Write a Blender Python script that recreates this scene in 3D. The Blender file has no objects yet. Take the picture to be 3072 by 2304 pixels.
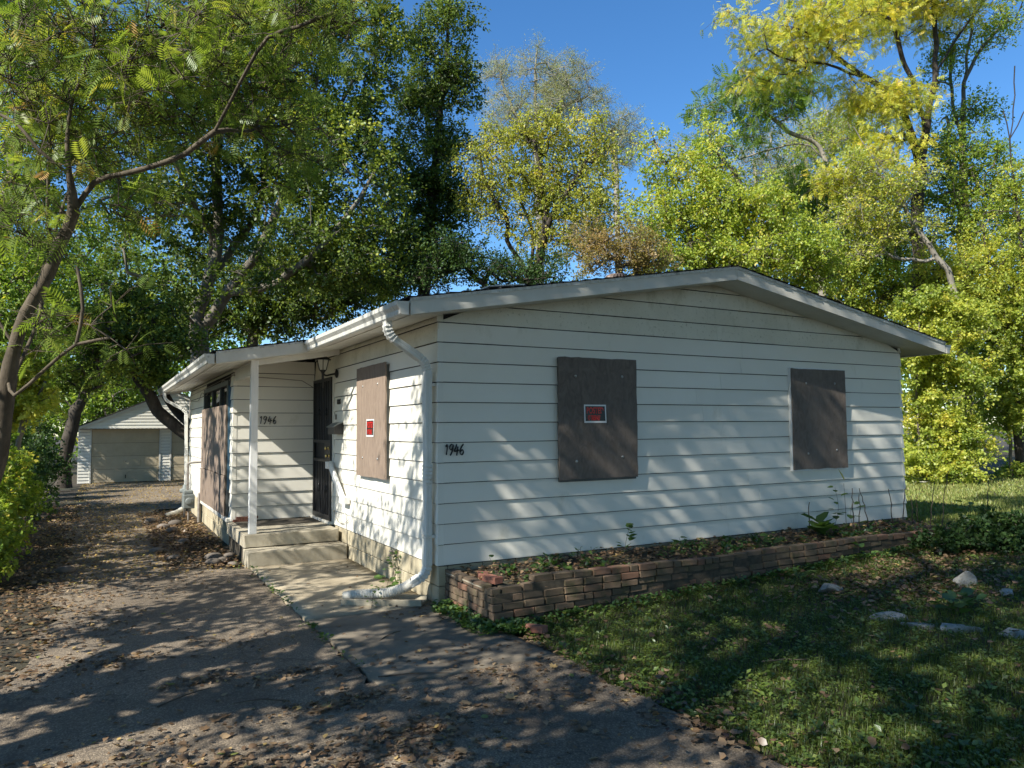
import bpy, bmesh, math, random
import numpy as np
from mathutils import Vector, Matrix

scene = bpy.context.scene
# ------------------------------------------------------------------ camera
CAM = np.array((-2.930, -6.853, 1.350))
cam_d = bpy.data.cameras.new('camera')
cam = bpy.data.objects.new('camera', cam_d)
scene.collection.objects.link(cam)
cam_d.sensor_fit = 'HORIZONTAL'
cam_d.sensor_width = 36.0
cam_d.lens = 26.0
cam_d.clip_start = 0.05
cam_d.clip_end = 900.0
_r = Vector((0.87557, -0.48302, -0.00779)).normalized()
_w = Vector((0.48257, 0.87378, 0.06029)).normalized()
_u = _r.cross(_w)
cam.matrix_world = Matrix(((_r.x, _u.x, -_w.x, CAM[0]), (_r.y, _u.y, -_w.y, CAM[1]), (_r.z, _u.z, -_w.z, CAM[2]), (0, 0, 0, 1)))
scene.camera = cam
# ------------------------------------------------------------------ sky and sun
SUN_TO = Vector((-1.0, -0.29, 0.90)).normalized()      # direction towards the sun
EL = math.asin(SUN_TO.z)
AZ = math.atan2(SUN_TO.x, SUN_TO.y)                     # clockwise from +Y
world = bpy.data.worlds.new('World')
scene.world = world
world.use_nodes = True
wn = world.node_tree.nodes
wn.clear()
sky = wn.new('ShaderNodeTexSky')
sky.sky_type = 'NISHITA'
sky.sun_disc = False
sky.sun_elevation = EL
sky.sun_rotation = AZ % (2 * math.pi)
sky.altitude = 200
sky.air_density = 1.0
sky.dust_density = 0.05
sky.ozone_density = 5.0
bg = wn.new('ShaderNodeBackground')
bg.inputs['Strength'].default_value = 0.110
wo = wn.new('ShaderNodeOutputWorld')
hsv = wn.new('ShaderNodeHueSaturation')
hsv.inputs['Saturation'].default_value = 1.18
world.node_tree.links.new(sky.outputs[0], hsv.inputs['Color'])
world.node_tree.links.new(hsv.outputs[0], bg.inputs[0])
world.node_tree.links.new(bg.outputs[0], wo.inputs[0])
sun_d = bpy.data.lights.new('sun', 'SUN')
sun_d.energy = 4.9
sun_d.angle = math.radians(0.53)
sun_d.color = (1.0, 0.95, 0.85)
sun = bpy.data.objects.new('sun', sun_d)
scene.collection.objects.link(sun)
sun.rotation_euler = (-SUN_TO).to_track_quat('-Z', 'Y').to_euler()
sun.location = (-20, -6, 20)
vs = scene.view_settings
vs.view_transform = 'Standard'
vs.look = 'None'
vs.exposure = 0.90
vs.gamma = 1.0
vs.use_curve_mapping = False
cy = scene.cycles
cy.max_bounces = 7
cy.diffuse_bounces = 4
cy.glossy_bounces = 3
cy.transmission_bounces = 5
cy.transparent_max_bounces = 8
cy.use_denoising = True
cy.denoiser = 'OPENIMAGEDENOISE'
cy.denoising_input_passes = 'RGB_ALBEDO_NORMAL'
cy.denoising_prefilter = 'ACCURATE'
cy.use_adaptive_sampling = True
cy.adaptive_threshold = 0.012
cy.sample_clamp_indirect = 4.0

RNG = np.random.default_rng(11)
rnd = random.Random(5)
COL = scene.collection
WL = {}                                                 # world location of every object made here


# ------------------------------------------------------------------ helpers
def prop(o, label=None, cat=None, group=None, kind=None):
    for k, v in (('label', label), ('category', cat), ('group', group), ('kind', kind)):
        if v:
            o[k] = v
    return o


def link(name, data, parent=None, loc=(0, 0, 0), rot=None, scale=None, **kw):
    o = bpy.data.objects.new(name, data)
    COL.objects.link(o)
    loc = Vector(loc)
    WL[o.name] = loc
    if parent is not None:
        o.parent = parent
        o.location = loc - WL[parent.name]
    else:
        o.location = loc
    if rot is not None:
        o.rotation_euler = rot
    if scale is not None:
        o.scale = scale if hasattr(scale, '__len__') else (scale,) * 3
    return prop(o, **kw)


def thing(name, label, cat, loc=(0, 0, 0), group=None):
    o = link(name, None, None, loc, label=label, cat=cat, group=group)
    o.empty_display_size = 0.1
    return o


def mesh_np(name, V, F, mat=None, tint=None, smooth=False):
    """triangles or quads from numpy arrays"""
    me = bpy.data.meshes.new(name)
    V = np.asarray(V, dtype=np.float32).reshape(-1, 3)
    F = np.asarray(F, dtype=np.int32)
    n, k = F.shape
    me.vertices.add(len(V))
    me.vertices.foreach_set('co', V.ravel())
    me.loops.add(n * k)
    me.loops.foreach_set('vertex_index', F.ravel())
    me.polygons.add(n)
    me.polygons.foreach_set('loop_start', np.arange(0, n * k, k, dtype=np.int32))
    if smooth:
        me.polygons.foreach_set('use_smooth', np.ones(n, dtype=bool))
    if tint is not None:
        a = me.attributes.new('tint', 'FLOAT', 'POINT')
        a.data.foreach_set('value', np.asarray(tint, dtype=np.float32))
    me.update(calc_edges=True)
    if mat:
        me.materials.append(mat)
    return me


def mesh_py(name, verts, faces, mat=None, smooth=False):
    me = bpy.data.meshes.new(name)
    me.from_pydata([tuple(v) for v in verts], [], faces)
    bm = bmesh.new()
    bm.from_mesh(me)
    bmesh.ops.recalc_face_normals(bm, faces=bm.faces)
    bm.to_mesh(me)
    bm.free()
    if smooth:
        for p in me.polygons:
            p.use_smooth = True
    if mat:
        me.materials.append(mat)
    return me


def box_me(name, lo, hi, mat=None, bevel=0.0, seg=1, jit=0.0, seed=0):
    bm = bmesh.new()
    bmesh.ops.create_cube(bm, size=1.0)
    lo = Vector(lo)
    hi = Vector(hi)
    for v in bm.verts:
        v.co = Vector(((lo[i] + hi[i]) / 2 + v.co[i] * (hi[i] - lo[i]) for i in range(3)))
    if bevel:
        bmesh.ops.bevel(bm, geom=bm.edges[:], offset=bevel, segments=seg, affect='EDGES', profile=0.6)
    if jit:
        rr = random.Random(seed)
        for v in bm.verts:
            v.co += Vector((rr.uniform(-jit, jit) for _ in range(3)))
    me = bpy.data.meshes.new(name)
    bm.to_mesh(me)
    bm.free()
    if mat:
        me.materials.append(mat)
    return me


def box(name, lo, hi, mat, parent=None, bevel=0.0, seg=1, jit=0.0, seed=0, **kw):
    """a box in world coordinates; its origin is its centre"""
    lo = Vector(lo)
    hi = Vector(hi)
    c = (lo + hi) / 2
    return link(name, box_me(name, lo - c, hi - c, mat, bevel, seg, jit, seed), parent, c, **kw)


def prism(name, poly, axis, a, b, mat, parent=None, **kw):
    """polygon (list of 2D points in the two other axes, in xyz order) extruded along axis from a to b"""
    n = len(poly)
    def p3(q, t):
        q = list(q)
        q.insert(axis, t)
        return Vector(q)
    V = [p3(q, a) for q in poly] + [p3(q, b) for q in poly]
    c = sum(V, Vector()) / len(V)
    F = [list(range(n)), list(range(2 * n - 1, n - 1, -1))] + [[i, (i + 1) % n, n + (i + 1) % n, n + i] for i in range(n)]
    return link(name, mesh_py(name, [v - c for v in V], F, mat), parent, c, **kw)


def tube_np(P, R, sides=6, rng=None, rough=0.0, cap=True):
    """one tapered tube along the points P with radii R: vertices, quads"""
    P = np.asarray(P, float)
    n = len(P)
    R = np.broadcast_to(np.asarray(R, float), (n,))
    T = np.gradient(P, axis=0)
    T /= np.linalg.norm(T, axis=1)[:, None] + 1e-9
    up = np.array((0, 0, 1.0)) if abs(T[0, 2]) < 0.9 else np.array((1.0, 0, 0))
    N = np.zeros_like(P)
    a = np.cross(T[0], up)
    a /= np.linalg.norm(a)
    for i in range(n):
        a = a - T[i] * (a @ T[i])
        a /= np.linalg.norm(a) + 1e-9
        N[i] = a
    B = np.cross(T, N)
    th = np.linspace(0, 2 * np.pi, sides, endpoint=False)
    rr = R[:, None] * np.ones((1, sides))
    if rng is not None and rough:
        rr = rr * (1 + rng.uniform(-rough, rough, rr.shape))
    V = P[:, None] + rr[:, :, None] * (np.cos(th)[None, :, None] * N[:, None] + np.sin(th)[None, :, None] * B[:, None])
    idx = np.arange(n * sides).reshape(n, sides)
    a0 = idx[:-1]
    a1 = np.roll(idx, -1, 1)[:-1]
    b1 = np.roll(idx, -1, 1)[1:]
    b0 = idx[1:]
    F = np.stack([a0, a1, b1, b0], -1).reshape(-1, 4)
    V = V.reshape(-1, 3)
    if cap:
        V = np.vstack([V, P[:1], P[-1:]])
        c0, c1 = n * sides, n * sides + 1
        k = np.arange(sides)
        k1 = (k + 1) % sides
        f0 = np.stack([np.full(sides, c0), k1, k, k], -1)
        f1 = np.stack([np.full(sides, c1), idx[-1][k], idx[-1][k1], idx[-1][k1]], -1)
        F = np.vstack([F, f0, f1])
    return V, F


def tidy(me):
    me.validate()
    return me


def merge(parts):
    Vs, Fs, o = [], [], 0
    for V, F in parts:
        Vs.append(V)
        Fs.append(F + o)
        o += len(V)
    return np.vstack(Vs), np.vstack(Fs)


def tube(name, P, R, mat, parent=None, sides=8, smooth=True, **kw):
    P = np.asarray(P, float)
    c = P[0].copy()
    V, F = tube_np(P - c, R, sides)
    return link(name, tidy(mesh_np(name, V, F, mat, smooth=smooth)), parent, c, **kw)


def smooth_path(P, n=8):
    P = np.asarray(P, float)
    Q = np.vstack([2 * P[0] - P[1], P, 2 * P[-1] - P[-2]])
    out = []
    for i in range(1, len(Q) - 2):
        for t in np.linspace(0, 1, n, endpoint=False):
            a, b, c, d = Q[i - 1], Q[i], Q[i + 1], Q[i + 2]
            out.append(0.5 * ((2 * b) + (c - a) * t + (2 * a - 5 * b + 4 * c - d) * t * t + (3 * b - a - 3 * c + d) * t ** 3))
    out.append(P[-1])
    return np.array(out)


def lathe_me(name, prof, mat, sides=16, smooth=True):
    """profile [(r, z), ...] turned around z"""
    V, F = [], []
    n = len(prof)
    for r, z in prof:
        for k in range(sides):
            t = 2 * math.pi * k / sides
            V.append((r * math.cos(t), r * math.sin(t), z))
    for i in range(n - 1):
        for k in range(sides):
            k1 = (k + 1) % sides
            F.append((i * sides + k, i * sides + k1, (i + 1) * sides + k1, (i + 1) * sides + k))
    F.append(tuple(range(sides - 1, -1, -1)))
    F.append(tuple((n - 1) * sides + k for k in range(sides)))
    return mesh_py(name, V, F, mat, smooth)


def gz(x, y):
    """height of the ground"""
    x = np.asarray(x, float)
    y = np.asarray(y, float)
    z = -0.390 + 0.033 * np.clip(x - 0.3, 0, 8.0)
    z = z - 0.0171 * np.clip(y - 12, 0, 14)
    z = z + 0.05 * np.clip((-3.6 - x) / 2.0, 0, 1)
    return z


# ------------------------------------------------------------------ materials
def nodes_of(name):
    m = bpy.data.materials.new(name)
    m.use_nodes = True
    nt = m.node_tree
    nt.nodes.clear()
    out = nt.nodes.new('ShaderNodeOutputMaterial')
    return m, nt, out


def ramp(nt, fac, stops, interp='LINEAR'):
    r = nt.nodes.new('ShaderNodeValToRGB')
    r.color_ramp.interpolation = interp
    el = r.color_ramp.elements
    while len(el) < len(stops):
        el.new(0.5)
    for e, (p, c) in zip(el, stops):
        e.position = p
        e.color = (c[0], c[1], c[2], 1) if hasattr(c, '__len__') else (c, c, c, 1)
    nt.links.new(fac, r.inputs[0])
    return r.outputs[0]


def noise(nt, co, scale, detail=4.0, rough=0.6, dist=0.0):
    n = nt.nodes.new('ShaderNodeTexNoise')
    n.inputs['Scale'].default_value = scale
    n.inputs['Detail'].default_value = detail
    n.inputs['Roughness'].default_value = rough
    n.inputs['Distortion'].default_value = dist
    nt.links.new(co, n.inputs['Vector'])
    return n.outputs['Fac']


def world_co(nt, scale=(1, 1, 1)):
    g = nt.nodes.new('ShaderNodeNewGeometry')
    if scale == (1, 1, 1):
        return g.outputs['Position']
    m = nt.nodes.new('ShaderNodeMapping')
    m.inputs['Scale'].default_value = scale
    nt.links.new(g.outputs['Position'], m.inputs['Vector'])
    return m.outputs[0]


def mixc(nt, fac, a, b, mode='MIX'):
    m = nt.nodes.new('ShaderNodeMix')
    m.data_type = 'RGBA'
    m.blend_type = mode
    for s, v in ((m.inputs[0], fac), (m.inputs[6], a), (m.inputs[7], b)):
        if hasattr(v, 'is_linked') or isinstance(v, bpy.types.NodeSocket):
            nt.links.new(v, s)
        elif hasattr(v, '__len__'):
            s.default_value = (v[0], v[1], v[2], 1)
        else:
            s.default_value = v
    return m.outputs[2]


def mathn(nt, op, a, b=0.5):
    m = nt.nodes.new('ShaderNodeMath')
    m.operation = op
    for s, v in zip(m.inputs, (a, b)):
        if isinstance(v, bpy.types.NodeSocket):
            nt.links.new(v, s)
        else:
            s.default_value = v
    return m.outputs[0]


def bump(nt, h, strength, dist):
    b = nt.nodes.new('ShaderNodeBump')
    b.inputs['Strength'].default_value = strength
    b.inputs['Distance'].default_value = dist
    nt.links.new(h, b.inputs['Height'])
    return b.outputs[0]


def surf(name, stops, scale=3.0, rough=0.7, stretch=(1, 1, 1), fine=60.0, bump_d=0.002, bump_s=0.5, metal=0.0, spec=0.4,
         rnd_obj=0.0, rnd_stops=None, stains=None, detail=6.0, dist=0.0):
    """noise coloured principled surface; stains = (scale, lo, hi, colour, stretch)"""
    m, nt, out = nodes_of(name)
    co = world_co(nt, stretch)
    n1 = noise(nt, co, scale, detail, 0.65, dist)
    col = ramp(nt, n1, stops)
    if rnd_stops:
        oi = nt.nodes.new('ShaderNodeObjectInfo')
        col = mixc(nt, 0.7, col, ramp(nt, oi.outputs['Random'], rnd_stops))
    if rnd_obj:
        oi = nt.nodes.new('ShaderNodeObjectInfo')
        v = mathn(nt, 'MULTIPLY_ADD', oi.outputs['Random'], rnd_obj)
        nt.nodes[-1].inputs[2].default_value = 1 - rnd_obj / 2
        col = mixc(nt, 1.0, col, v, 'MULTIPLY')
    for st in (stains or []):
        s_scale, lo, hi, c, s_str = st
        sn = noise(nt, world_co(nt, s_str), s_scale, 8.0, 0.7)
        f = ramp(nt, sn, [(lo, 0.0), (hi, 1.0)])
        col = mixc(nt, f, col, c)
    p = nt.nodes.new('ShaderNodeBsdfPrincipled')
    nt.links.new(col, p.inputs['Base Color'])
    p.inputs['Roughness'].default_value = rough
    p.inputs['Metallic'].default_value = metal
    p.inputs['Specular IOR Level'].default_value = spec
    if bump_d:
        n2 = noise(nt, co, fine, 5.0, 0.7)
        nt.links.new(bump(nt, n2, bump_s, bump_d), p.inputs['Normal'])
    nt.links.new(p.outputs[0], out.inputs[0])
    return m


def leaf_mat(name, stops, trans=0.38, gloss=0.05):
    """thin leaf: colour by the tint attribute, light passes through"""
    m, nt, out = nodes_of(name)
    a = nt.nodes.new('ShaderNodeAttribute')
    a.attribute_name = 'tint'
    col = ramp(nt, a.outputs['Fac'], stops)
    d = nt.nodes.new('ShaderNodeBsdfDiffuse')
    t = nt.nodes.new('ShaderNodeBsdfTranslucent')
    nt.links.new(col, d.inputs[0])
    tc = mixc(nt, 1.0, col, (1.55, 1.5, 0.75), 'MULTIPLY')
    nt.links.new(tc, t.inputs[0])
    mx = nt.nodes.new('ShaderNodeMixShader')
    mx.inputs[0].default_value = trans
    nt.links.new(d.outputs[0], mx.inputs[1])
    nt.links.new(t.outputs[0], mx.inputs[2])
    g = nt.nodes.new('ShaderNodeBsdfGlossy')
    g.inputs['Roughness'].default_value = 0.42
    g.inputs['Color'].default_value = (0.9, 0.95, 1.0, 1)
    m2 = nt.nodes.new('ShaderNodeMixShader')
    m2.inputs[0].default_value = gloss
    nt.links.new(mx.outputs[0], m2.inputs[1])
    nt.links.new(g.outputs[0], m2.inputs[2])
    nt.links.new(m2.outputs[0], out.inputs[0])
    return m


def glass_mat():
    m, nt, out = nodes_of('window_glass')
    p = nt.nodes.new('ShaderNodeBsdfPrincipled')
    p.inputs['Base Color'].default_value = (0.02, 0.022, 0.022, 1)
    p.inputs['Roughness'].default_value = 0.04
    p.inputs['Specular IOR Level'].default_value = 0.9
    nt.links.new(p.outputs[0], out.inputs[0])
    return m


M = {}
M['siding'] = surf('siding_paint', [(0.3, (0.745, 0.715, 0.625)), (0.7, (0.81, 0.78, 0.69))], 0.9, 0.45, fine=9.0, bump_d=0.004, bump_s=0.25, rnd_obj=0.06,
                   stains=[(2.2, 0.60, 0.80, (0.56, 0.53, 0.42), (1, 1, 0.5)), (45.0, 0.70, 0.78, (0.34, 0.33, 0.27), (1, 1, 1))])
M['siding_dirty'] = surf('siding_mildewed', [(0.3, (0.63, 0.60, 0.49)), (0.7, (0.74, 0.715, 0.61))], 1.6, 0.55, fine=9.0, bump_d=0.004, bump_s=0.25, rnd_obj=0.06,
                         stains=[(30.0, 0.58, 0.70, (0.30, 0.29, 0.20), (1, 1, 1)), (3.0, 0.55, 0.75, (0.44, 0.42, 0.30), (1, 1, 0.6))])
M['trim'] = surf('white_trim', [(0.3, (0.60, 0.58, 0.515)), (0.7, (0.70, 0.68, 0.61))], 4.0, 0.5, fine=40, bump_d=0.001,
                 stains=[(9.0, 0.64, 0.75, (0.38, 0.37, 0.31), (1, 1, 1))])
M['gutter'] = surf('gutter_paint', [(0.35, (0.50, 0.49, 0.44)), (0.6, (0.70, 0.70, 0.66))], 14.0, 0.45, stretch=(1, 6, 0.6), fine=40, bump_d=0.0006,
                   stains=[(10.0, 0.55, 0.68, (0.22, 0.21, 0.16), (1, 9, 0.5))])
M['downspout'] = surf('downspout_paint', [(0.3, (0.62, 0.62, 0.57)), (0.7, (0.74, 0.74, 0.71))], 5.0, 0.4, fine=40, bump_d=0.0006,
                      stains=[(14.0, 0.58, 0.72, (0.40, 0.375, 0.30), (1, 1, 0.35)), (60.0, 0.66, 0.74, (0.24, 0.22, 0.18), (1, 1, 1))])
M['flex'] = surf('corrugated_plastic', [(0.3, (0.48, 0.46, 0.40)), (0.7, (0.66, 0.64, 0.57))], 8.0, 0.5, fine=60, bump_d=0.0006,
                 stains=[(12.0, 0.58, 0.72, (0.30, 0.26, 0.19), (1, 1, 1))])
M['wood_white'] = surf('painted_wood', [(0.3, (0.66, 0.66, 0.64)), (0.7, (0.78, 0.78, 0.76))], 6.0, 0.55, stretch=(6, 6, 0.6), fine=30, bump_d=0.001,
                       stains=[(12.0, 0.66, 0.74, (0.36, 0.31, 0.24), (3, 3, 0.6))])
M['board'] = surf('weathered_board', [(0.3, (0.110, 0.088, 0.073)), (0.5, (0.150, 0.121, 0.101)), (0.75, (0.20, 0.164, 0.139))], 9.0, 0.8, stretch=(1.6, 1.6, 0.8), fine=55, bump_d=0.003, bump_s=0.8,
                  stains=[(24.0, 0.62, 0.74, (0.10, 0.082, 0.07), (1, 1, 0.35)), (1.5, 0.5, 0.75, (0.185, 0.152, 0.129), (1, 1, 0.5))], dist=1.2)
M['board_lit'] = surf('sunlit_tone_board', [(0.3, (0.175, 0.130, 0.098)), (0.5, (0.232, 0.175, 0.134)), (0.75, (0.295, 0.228, 0.18))], 9.0, 0.8, stretch=(2.5, 2.5, 0.5), fine=55, bump_d=0.003, bump_s=0.8,  # lighter copy of the board, side-wall sunlight put into its colour
                      stains=[(24.0, 0.62, 0.74, (0.14, 0.11, 0.09), (1, 1, 0.3))], dist=1.2)
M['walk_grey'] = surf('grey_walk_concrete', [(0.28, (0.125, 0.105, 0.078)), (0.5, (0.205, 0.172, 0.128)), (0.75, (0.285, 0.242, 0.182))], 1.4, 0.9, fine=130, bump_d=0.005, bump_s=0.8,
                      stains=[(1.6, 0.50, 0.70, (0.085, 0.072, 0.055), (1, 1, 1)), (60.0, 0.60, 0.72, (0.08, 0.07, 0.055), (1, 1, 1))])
M['concrete'] = surf('old_concrete', [(0.28, (0.26, 0.225, 0.165)), (0.5, (0.36, 0.32, 0.24)), (0.75, (0.45, 0.41, 0.32))], 3.2, 0.88, fine=110, bump_d=0.004, bump_s=0.7,
                     stains=[(5.0, 0.58, 0.78, (0.21, 0.185, 0.135), (1, 1, 1)), (70.0, 0.62, 0.72, (0.17, 0.15, 0.12), (1, 1, 1))])
M['block'] = surf('foundation_block_stone', [(0.28, (0.30, 0.255, 0.17)), (0.5, (0.42, 0.365, 0.25)), (0.75, (0.50, 0.45, 0.33))], 3.5, 0.9, fine=150, bump_d=0.003, bump_s=0.8, rnd_obj=0.16,
                  stains=[(4.0, 0.58, 0.74, (0.23, 0.19, 0.12), (1, 1, 0.3))])
M['lap_shadow_black'] = surf('lap_shadow_black', [(0.3, (0.020, 0.019, 0.017)), (0.7, (0.035, 0.033, 0.030))], 9, 0.9, bump_d=0)  # near-black so the gaps under the siding laps read as shadow lines
M['mortar'] = surf('mortar', [(0.3, (0.040, 0.034, 0.025)), (0.7, (0.085, 0.072, 0.052))], 20, 0.95, fine=120, bump_d=0.004)
M['brick'] = surf('planter_brick', [(0.3, (0.12, 0.080, 0.055)), (0.6, (0.20, 0.135, 0.09)), (0.8, (0.30, 0.22, 0.16))], 14, 0.9, fine=120, bump_d=0.003, bump_s=0.8,
                  rnd_stops=[(0.0, (0.080, 0.062, 0.040)), (0.35, (0.120, 0.092, 0.060)), (0.66, (0.150, 0.100, 0.066)), (0.86, (0.20, 0.090, 0.056)), (1.0, (0.135, 0.115, 0.075))],
                  stains=[(5.0, 0.50, 0.66, (0.075, 0.070, 0.034), (1, 1, 1)), (40.0, 0.68, 0.78, (0.28, 0.25, 0.20), (1, 1, 1))])
M['brick_red'] = surf('red_brick', [(0.3, (0.18, 0.068, 0.045)), (0.7, (0.28, 0.125, 0.085))], 16, 0.88, fine=120, bump_d=0.002, rnd_obj=0.2,
                      stains=[(30.0, 0.64, 0.74, (0.30, 0.24, 0.19), (1, 1, 1))])
M['black'] = surf('black_paint', [(0.3, (0.012, 0.012, 0.013)), (0.7, (0.022, 0.021, 0.021))], 8, 0.42, fine=50, bump_d=0.0006)
M['dark_door'] = surf('dark_door_paint', [(0.3, (0.010, 0.010, 0.012)), (0.7, (0.020, 0.020, 0.022))], 5, 0.6, bump_d=0)
M['frame_dark'] = surf('dark_window_frame', [(0.3, (0.06, 0.065, 0.06)), (0.7, (0.10, 0.105, 0.10))], 8, 0.5, bump_d=0)
M['blue_edge'] = surf('blue_window_trim', [(0.3, (0.04, 0.10, 0.16)), (0.7, (0.07, 0.16, 0.24))], 8, 0.6, bump_d=0)
M['brass'] = surf('brass', [(0.3, (0.55, 0.40, 0.14)), (0.7, (0.75, 0.58, 0.24))], 20, 0.25, metal=1.0, bump_d=0)
M['steel'] = surf('zinc_washer', [(0.3, (0.35, 0.35, 0.34)), (0.7, (0.50, 0.50, 0.48))], 30, 0.4, metal=0.8, bump_d=0)
M['pipe'] = surf('weathered_pipe', [(0.3, (0.16, 0.13, 0.11)), (0.7, (0.30, 0.28, 0.25))], 20, 0.6, metal=0.3, fine=90, bump_d=0.001)
M['meter'] = surf('grey_meter_paint', [(0.3, (0.14, 0.16, 0.155)), (0.7, (0.21, 0.23, 0.22))], 6, 0.5, fine=60, bump_d=0.0008)
M['shingle'] = surf('asphalt_shingle', [(0.3, (0.022, 0.022, 0.022)), (0.7, (0.055, 0.053, 0.050))], 9, 0.95, fine=120, bump_d=0.004)
M['vent'] = surf('weathered_vent_metal', [(0.3, (0.10, 0.075, 0.06)), (0.7, (0.22, 0.17, 0.14))], 9, 0.5, metal=0.5, bump_d=0)
M['glass'] = glass_mat()
M['lamp_glass'] = surf('frosted_lamp_glass', [(0.3, (0.46, 0.44, 0.36)), (0.7, (0.58, 0.56, 0.48))], 9, 0.35, bump_d=0)
M['sign_white'] = surf('sign_white', [(0.3, (0.66, 0.66, 0.65)), (0.7, (0.76, 0.76, 0.75))], 9, 0.35, bump_d=0)
M['sign_black'] = surf('sign_black', [(0.3, (0.008, 0.007, 0.007)), (0.7, (0.014, 0.012, 0.012))], 9, 0.3, bump_d=0)
M['sign_red'] = surf('sign_red', [(0.3, (0.52, 0.014, 0.012)), (0.7, (0.62, 0.022, 0.018))], 9, 0.35, bump_d=0)
M['numeral'] = surf('black_numeral', [(0.3, (0.015, 0.014, 0.013)), (0.7, (0.03, 0.028, 0.026))], 9, 0.4, bump_d=0)
M['wire'] = surf('old_wire', [(0.3, (0.22, 0.19, 0.15)), (0.7, (0.32, 0.29, 0.24))], 9, 0.7, bump_d=0)
M['garage_door'] = surf('garage_door_paint', [(0.3, (0.44, 0.365, 0.245)), (0.7, (0.53, 0.445, 0.305))], 2.5, 0.55, fine=20, bump_d=0.002, rnd_obj=0.06,
                        stains=[(3.0, 0.60, 0.80, (0.34, 0.29, 0.21), (1, 1, 2))])
M['rock'] = surf('limestone', [(0.3, (0.22, 0.21, 0.185)), (0.55, (0.36, 0.35, 0.32)), (0.8, (0.50, 0.49, 0.46))], 7, 0.92, fine=60, bump_d=0.008, bump_s=0.8,
                 stains=[(9.0, 0.56, 0.70, (0.12, 0.11, 0.09), (1, 1, 1))])
M['pebble'] = surf('river_stone', [(0.3, (0.10, 0.082, 0.066)), (0.7, (0.20, 0.172, 0.145))], 12, 0.8, fine=60, bump_d=0.003, rnd_obj=0.5)
M['bark_dark'] = surf('dark_bark', [(0.3, (0.030, 0.024, 0.018)), (0.6, (0.075, 0.062, 0.048)), (0.8, (0.12, 0.10, 0.08))], 9, 0.95, stretch=(1, 1, 0.3), fine=28, bump_d=0.02, bump_s=0.8)
M['bark_grey'] = surf('grey_bark', [(0.3, (0.10, 0.088, 0.068)), (0.6, (0.19, 0.17, 0.135)), (0.8, (0.27, 0.245, 0.20))], 9, 0.95, stretch=(1, 1, 0.3), fine=28, bump_d=0.02, bump_s=0.8)
M['bark_pale'] = surf('pale_bark', [(0.3, (0.20, 0.18, 0.15)), (0.6, (0.31, 0.285, 0.24)), (0.8, (0.40, 0.375, 0.32))], 9, 0.95, stretch=(1, 1, 0.3), fine=28, bump_d=0.015, bump_s=0.7)
M['bark_mimosa'] = surf('mimosa_bark', [(0.3, (0.050, 0.040, 0.028)), (0.55, (0.105, 0.085, 0.060)), (0.8, (0.19, 0.16, 0.115))], 7, 0.93, stretch=(1, 1, 0.5), fine=40, bump_d=0.01, bump_s=0.7)
M['twig'] = surf('dry_twig', [(0.3, (0.06, 0.045, 0.032)), (0.7, (0.14, 0.11, 0.08))], 12, 0.9, fine=80, bump_d=0.002)
M['litter'] = leaf_mat('fallen_leaf', [(0.0, (0.055, 0.034, 0.020)), (0.30, (0.13, 0.082, 0.046)), (0.55, (0.23, 0.15, 0.085)), (0.75, (0.33, 0.24, 0.14)), (0.9, (0.42, 0.30, 0.10)), (1.0, (0.20, 0.22, 0.06))], 0.15, 0.04)
M['litter_yellow'] = leaf_mat('small_yellow_leaf', [(0.0, (0.16, 0.10, 0.045)), (0.4, (0.32, 0.21, 0.08)), (0.8, (0.50, 0.36, 0.12)), (1.0, (0.38, 0.34, 0.10))], 0.2, 0.03)
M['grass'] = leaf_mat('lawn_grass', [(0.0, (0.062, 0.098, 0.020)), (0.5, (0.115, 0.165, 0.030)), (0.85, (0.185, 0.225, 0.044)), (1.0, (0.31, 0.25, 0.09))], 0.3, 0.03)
M['grass_far'] = leaf_mat('sunlit_tone_grass', [(0.0, (0.14, 0.20, 0.050)), (0.5, (0.24, 0.28, 0.075)), (1.0, (0.42, 0.36, 0.14))], 0.3, 0.02)  # lighter copy of the lawn grass, sunlight put into its colour
M['weed'] = leaf_mat('weed_leaf', [(0.0, (0.058, 0.100, 0.020)), (0.5, (0.115, 0.175, 0.030)), (1.0, (0.22, 0.27, 0.050))], 0.35, 0.05)
M['plant'] = leaf_mat('plant_leaf', [(0.0, (0.045, 0.10, 0.025)), (0.6, (0.10, 0.18, 0.04)), (1.0, (0.42, 0.36, 0.06))], 0.4, 0.05)
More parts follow.
